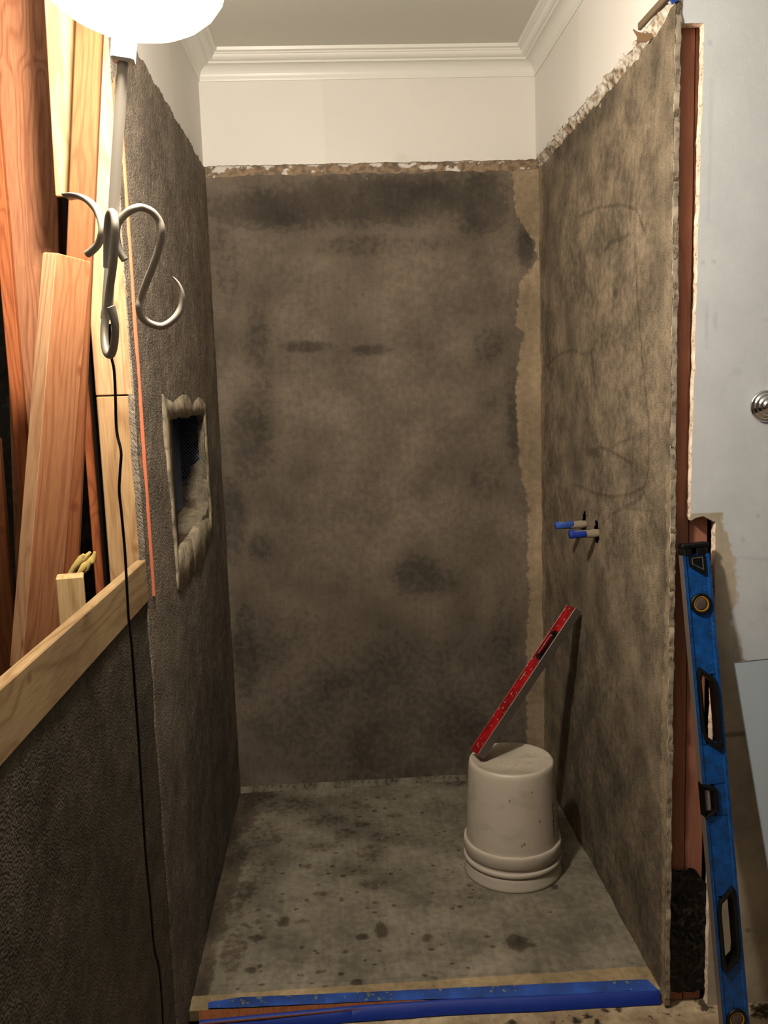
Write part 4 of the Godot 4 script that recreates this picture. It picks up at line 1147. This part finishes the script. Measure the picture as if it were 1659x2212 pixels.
func blue_level() -> void:
	# stands on the floor and leans back on the wall and against the studs
	var lo := Vector3(0.9335, FL + 0.001, -1.962)
	var hi := Vector3(0.8545, 1.212, -2.078)
	var t := thing("spirit_level", "long blue spirit level leaning against the white wall and reddish studs", "level")
	t.transform = lean(lo, hi, Vector3(0.04, 0, 1.0))          # local z: the blue side
	var L := (hi - lo).length()
	var W := 0.066
	var D := 0.026
	var blue := tri_mat(speckled(121, Color(0.06, 0.29, 0.56), Color(0.40, 0.47, 0.55), 0.06, 0.19, 512, 0.25), 4.0, 0.42)
	var bare := plain(Color(0.50, 0.45, 0.42), 0.45, 0.5)
	# box section with shallow grooves along it, in runs between the grip holes
	var holes := [[0.20, 0.375, 0.3], [0.575, 0.655, 1.0], [0.755, 0.925, 0.3]]
	var st := st_new()
	var run := func(y0: float, y1: float, x0: float, x1: float):
		var xs := [-W / 2.0, -W / 2.0 + 0.006, -W / 2.0 + 0.010, W / 2.0 - 0.010, W / 2.0 - 0.006, W / 2.0]
		var zs := [0.0, 0.0, -0.0022, -0.0022, 0.0, 0.0]
		for k in 5:
			var a := maxf(xs[k], x0)
			var b := minf(xs[k + 1], x1)
			if b - a < 1e-5:
				continue
			var za := lerpf(zs[k], zs[k + 1], (a - xs[k]) / (xs[k + 1] - xs[k]))
			var zb2 := lerpf(zs[k], zs[k + 1], (b - xs[k]) / (xs[k + 1] - xs[k]))
			quad(st, Vector3(a, y0, za), Vector3(b, y0, zb2), Vector3(b, y1, zb2), Vector3(a, y1, za))
			quad(st, Vector3(b, y0, -D), Vector3(a, y0, -D), Vector3(a, y1, -D), Vector3(b, y1, -D))
		var c := Vector3((x0 + x1) / 2.0, (y0 + y1) / 2.0, -D / 2.0)
		for x in [x0, x1]:
			face(st, [Vector3(x, y0, -0.001), Vector3(x, y1, -0.001), Vector3(x, y1, -D), Vector3(x, y0, -D)], c)
		for y in [y0, y1]:
			face(st, [Vector3(x0, y, -0.001), Vector3(x1, y, -0.001), Vector3(x1, y, -D), Vector3(x0, y, -D)], c)
	var hw := 0.0165
	run.call(0.0, 0.20, -W / 2, W / 2)
	run.call(0.375, 0.575, -W / 2, W / 2)
	run.call(0.655, 0.755, -W / 2, W / 2)
	run.call(0.925, L - 0.03, -W / 2, W / 2)
	for h in [holes[0], holes[2]]:
		run.call(h[0], h[1], -W / 2, -hw)
		run.call(h[0], h[1], hw, W / 2)
	run.call(0.575, 0.655, -0.004, W / 2)
	done("blue_body", st, blue, t)
	# milled edge, bare metal, facing the mortar
	st = st_new()
	cbox(st, Vector3(0.0015, 0.572, D - 0.002), 0.0005, Transform3D(Basis(), Vector3(-W / 2 - 0.0007, 0.287, -D / 2)))
	cbox(st, Vector3(0.0015, L - 0.03 - 0.657, D - 0.002), 0.0005, Transform3D(Basis(), Vector3(-W / 2 - 0.0007, (L - 0.03 + 0.657) / 2, -D / 2)))
	done("milled_edge", st, bare, t)
	# black end cap with its hang hole and slanted tongue
	st = st_new()
	cbox(st, Vector3(W + 0.002, 0.012, D + 0.002), 0.003, Transform3D(Basis(), Vector3(0, L - 0.008, -D / 2)))
	for x in [-W / 2 + 0.013, W / 2 - 0.017]:
		cbox(st, Vector3(0.022 if x < 0 else 0.028, 0.020, D), 0.003, Transform3D(Basis(), Vector3(x, L - 0.022, -D / 2)))
	cbox(st, Vector3(W, 0.016, 0.012), 0.003, Transform3D(Basis(), Vector3(0, L - 0.022, -D + 0.004)))
	prism(st, [Vector2(-0.020, L - 0.032), Vector2(0.020, L - 0.032), Vector2(0.020, L - 0.078), Vector2(0.013, L - 0.080), Vector2(-0.020, L - 0.055)], Vector3(0, 0, 0.0025), Vector3.RIGHT, Vector3.UP, Vector3.BACK, 0.012)
	done("end_cap", st, mat.black, t)
	st = st_new()
	ringplate(st, [Vector2(-0.014, L - 0.036), Vector2(0.015, L - 0.036), Vector2(0.015, L - 0.070), Vector2(-0.014, L - 0.052)], [Vector2(-0.011, L - 0.039), Vector2(0.012, L - 0.039), Vector2(0.012, L - 0.065), Vector2(-0.011, L - 0.051)], Vector3(0, 0, 0.003), Vector3.RIGHT, Vector3.UP, Vector3.BACK, 0.003, 0.001)
	done("cap_outline", st, plain(Color(0.30, 0.29, 0.28), 0.7), t)
	# grips: slanted rings round the two hand holes
	for h in holes:
		if h[2] > 0.5:
			continue
		st = st_new()
		var s := 1.0 if h[0] < 0.5 else -1.0
		var o := [Vector2(-0.0245, h[0] - 0.006), Vector2(0.0245, h[0] - 0.006), Vector2(0.0245, h[1] + 0.006), Vector2(-0.0245, h[1] + 0.006)]
		var i := [Vector2(-0.0158, h[0] + 0.008), Vector2(0.0158, h[0] + 0.008), Vector2(0.0158, h[1] - 0.008), Vector2(-0.0158, h[1] - 0.008)]
		for k in 4:                                             # slant both ends the same way
			var sl := s * 0.019
			o[k].y += sl * o[k].x / 0.022
			i[k].y += sl * i[k].x / 0.022
		# cut the corners
		var oo := []
		var ii := []
		for k in 4:
			for f in [0.12, 0.88]:
				oo.append(o[k].lerp(o[(k + 1) % 4], f))
				ii.append(i[k].lerp(i[(k + 1) % 4], f))
		ringplate(st, oo, ii, Vector3(0, 0, 0.004), Vector3.RIGHT, Vector3.UP, Vector3.BACK, D + 0.006, 0.003)
		done("hand_grip", st, mat.black, t)
	# round plumb vials near both ends
	for y in [L - 0.150, 0.060]:
		st = st_new(true)
		var pr := [Vector2(0.0265, -0.006), Vector2(0.026, 0.002), Vector2(0.0245, 0.0045), Vector2(0.0205, 0.0045), Vector2(0.0185, 0.002)]
		lathe(st, pr, 40)
		var v := done("vial_surround", st, mat.black, t)
		v.transform = Transform3D(Basis(Vector3.RIGHT, PI / 2), Vector3(0.001, y, 0))
		st = st_new(true)
		lathe(st, [Vector2(0.0195, 0.0), Vector2(0.0188, 0.0035), Vector2(0.0178, 0.004), Vector2(0.0155, 0.0025)], 40)
		var ring := done("yellow_ring", st, plain(Color(0.66, 0.47, 0.13), 0.4), v)
		st = st_new(true)
		lathe(st, [Vector2(0.0160, -0.002), Vector2(0.0158, 0.0022), Vector2(0.011, 0.0034), Vector2(0.0005, 0.0036)], 40)
		done("vial_window", st, plain(Color(0.34, 0.29, 0.27), 0.15), v)
	# centre vial block in the cut-out of the left edge
	st = st_new()
	var e0 := [Vector2(-0.034, 0.570), Vector2(-0.012, 0.580), Vector2(0.001, 0.588), Vector2(0.001, 0.642), Vector2(-0.012, 0.652), Vector2(-0.034, 0.660)]
	var e1 := [Vector2(-0.034, 0.578), Vector2(-0.016, 0.588), Vector2(-0.0085, 0.592), Vector2(-0.0085, 0.638), Vector2(-0.016, 0.642), Vector2(-0.034, 0.652)]
	ringplate(st, e0, e1, Vector3(0, 0, 0.003), Vector3.RIGHT, Vector3.UP, Vector3.BACK, D + 0.004, 0.002)
	done("centre_vial_surround", st, mat.black, t)
	st = st_new(true)
	tube(st, [Vector3(-0.021, 0.590, -0.010), Vector3(-0.021, 0.640, -0.010)], 0.0075, 14)
	done("centre_vial", st, plain(Color(0.62, 0.58, 0.60), 0.1), t)


func pipes() -> void:
	for q in [[Vector3(XR, 1.143, -2.852), 0.096, "upper capped pipe stub in blue tape, farther of the two on the right wall", 0.0], [Vector3(XR, 1.1365, -2.706), 0.088, "lower capped pipe stub in blue tape, nearer of the two on the right wall", 1.0]]:
		var t := thing("pipe_stub", q[2], "pipe", q[0])
		var st := st_new(true)
		var wob := func(a, y): return 0.0012 * sin(a * 3.0 + y * 90.0 + q[3])
		lathe(st, [Vector2(0.0105, -0.06), Vector2(0.0125, -0.004), Vector2(0.0135, 0.012), Vector2(0.0115, 0.030), Vector2(0.0108, q[1] - 0.012)], 20, Vector3.ZERO, wob)
		var p := done("mortared_pipe", st, plain(Color(0.52, 0.47, 0.40), 0.9), t)
		var turn := Basis(Vector3.BACK, PI / 2)
		p.basis = turn
		st = st_new(true)
		lathe(st, [Vector2(0.0118, 0.036), Vector2(0.0126, 0.040), Vector2(0.0130, 0.06), Vector2(0.0124, 0.075), Vector2(0.0128, q[1] - 0.004), Vector2(0.0105, q[1]), Vector2(0.0005, q[1] - 0.001)], 20, Vector3.ZERO, func(a, y): return 0.0013 * sin(a * 2.0 + y * 60.0 + q[3] * 2.0) + 0.0006 * sin(a * 5.0))
		var wrap := done("tape_wrap", st, mat.tape_deep if q[3] > 0.5 else mat.tape, t)
		wrap.basis = turn


func small_things() -> void:
	# painter's tape over the edge of the shower floor
	var st := st_new(true)
	var top := [Vector2(-0.4, -2.199), Vector2(-0.316, -2.209), Vector2(0.031, -2.196), Vector2(0.405, -2.185), Vector2(0.778, -2.172)]
	var low := [Vector2(-0.397, -2.174), Vector2(-0.311, -2.169), Vector2(0.03, -2.158), Vector2(0.396, -2.141), Vector2(0.793, -2.124)]
	for i in 4:
		for s in 10:
			var f0 := s / 10.0
			var f1 := (s + 1) / 10.0
			var a0: Vector2 = low[i].lerp(low[i + 1], f0)
			var a1: Vector2 = low[i].lerp(low[i + 1], f1)
			var b0: Vector2 = top[i].lerp(top[i + 1], f0)
			var b1: Vector2 = top[i].lerp(top[i + 1], f1)
			var h := func(v: Vector2) -> Vector3: return Vector3(v.x, 0.0045 + 0.001 * n3(v.x, v.y, 12.0), v.y)
			quad(st, h.call(a0), h.call(a1), h.call(b1), h.call(b0))
	tag(done("painters_tape", st, mat.tape), "speckled blue painter's tape flat along the edge of the shower floor", "tape")
	st = st_new(true)
	var pts := [Vector2(-0.413, -2.123), Vector2(-0.26, -2.129), Vector2(-0.019, -2.138), Vector2(0.224, -2.139), Vector2(0.517, -2.129), Vector2(0.793, -2.124)]
	for i in 5:
		for s in 8:
			var a: Vector2 = pts[i].lerp(pts[i + 1], s / 8.0)
			var b: Vector2 = pts[i].lerp(pts[i + 1], (s + 1) / 8.0)
			var p := [Vector3(a.x, 0.0035, a.y + 0.004), Vector3(b.x, 0.0035, b.y + 0.004), Vector3(a.x, FL + 0.003, a.y + 0.012 + 0.002 * n3(a.x, 0, 9.0)), Vector3(b.x, FL + 0.003, b.y + 0.012 + 0.002 * n3(b.x, 0, 9.0))]
			quad(st, p[2], p[3], p[1], p[0])
			quad(st, p[0], p[1], p[1] + Vector3(0, 0.001, -0.012), p[0] + Vector3(0, 0.001, -0.012))
	tag(done("painters_tape", st, mat.tape_deep), "deep blue painter's tape folded down the front of the floor edge", "tape")
	var strip := [Vector2(-0.42, -2.169), Vector2(-0.262, -2.164), Vector2(-0.092, -2.16), Vector2(0.152, -2.154), Vector2(0.224, -2.141), Vector2(-0.02, -2.133), Vector2(-0.259, -2.122), Vector2(-0.412, -2.117)]
	st = st_new()
	prism(st, strip, Vector3(0, 0.0035, 0), Vector3.RIGHT, Vector3.BACK, Vector3.UP, 0.003)
	tag(done("threshold_strip", st, mat.fir3), "thin orange-brown wood strip showing between the two runs of blue tape", "strip")
	st = st_new()
	cbox(st, Vector3(0.022, 0.016, 0.003), 0.001, Transform3D(Basis(Vector3.BACK, 0.5), Vector3(0.795, 2.447, -2.094)))
	tag(done("tape_scrap", st, mat.tape), "scrap of blue tape high up where plaster and mortar meet", "tape")
	# chrome rosette on the white wall
	st = st_new(true)
	lathe(st, [Vector2(0.038, 0.0), Vector2(0.038, 0.004), Vector2(0.034, 0.007), Vector2(0.031, 0.007), Vector2(0.030, 0.010), Vector2(0.026, 0.013), Vector2(0.023, 0.013), Vector2(0.022, 0.017), Vector2(0.018, 0.020), Vector2(0.015, 0.020), Vector2(0.014, 0.024), Vector2(0.010, 0.027), Vector2(0.0005, 0.028)], 48)
	var r := done("chrome_rosette", st, mat.chrome)
	r.transform = Transform3D(Basis(Vector3.RIGHT, PI / 2), Vector3(1.029, 1.533, ZF + 0.001))
	tag(r, "round chrome knob of stepped rings on the white wall", "knob")
	# curved pale sheet leaning in the corner
	st = st_new(true)
	var tl := Vector3(0.945, 0.915, -2.06)
	var down := (Vector3(1.017, 0.388, -2) - tl).normalized()
	var across := (Vector3(1, 0.10, 0.02) - down * down.dot(Vector3(1, 0.10, 0.02))).normalized()
	var out := across.cross(-down).normalized()
	relief(st, tl, across, down, -out if across.cross(down).dot(out) < 0 else out, 0.0, 0.34, 34, 0.0, 0.91, 20, func(a, b): return Vector3(a, b, -(0.03 * sin(a / 0.34 * PI) + 0.004)), 0.002)
	var sheet := plain(Color(0.60, 0.64, 0.68), 0.3, 0.0, 0.5)
	tag(done("leaning_sheet", st, sheet), "pale bluish curved sheet leaning on the white wall beside the blue level", "sheet")
	# lath and a torn flake at the top of the right wall
	st = st_new()
	cbox(st, Vector3(0.010, 0.018, 0.20), 0.002, Transform3D(Basis(Vector3.RIGHT, 0.03), Vector3(0.788, 2.466, -2.205)))
	tag(done("lath_strip", st, plain(Color(0.42, 0.35, 0.27), 0.9)), "short wooden lath exposed at the top of the right wall", "lath")
	st = st_new()
	var fl := [Vector2(0.75, 2.44), Vector2(0.763, 2.433), Vector2(0.785, 2.429), Vector2(0.805, 2.431), Vector2(0.801, 2.421), Vector2(0.784, 2.41), Vector2(0.76, 2.411), Vector2(0.761, 2.423)]
	prism(st, fl, Vector3(0, 0, -2.24), Vector3.RIGHT, Vector3.UP, Vector3.BACK, 0.004)
	tag(done("plaster_flake", st, plain(Color(0.50, 0.40, 0.30), 0.95)), "torn brown flake of plaster hanging over the right wall", "plaster")
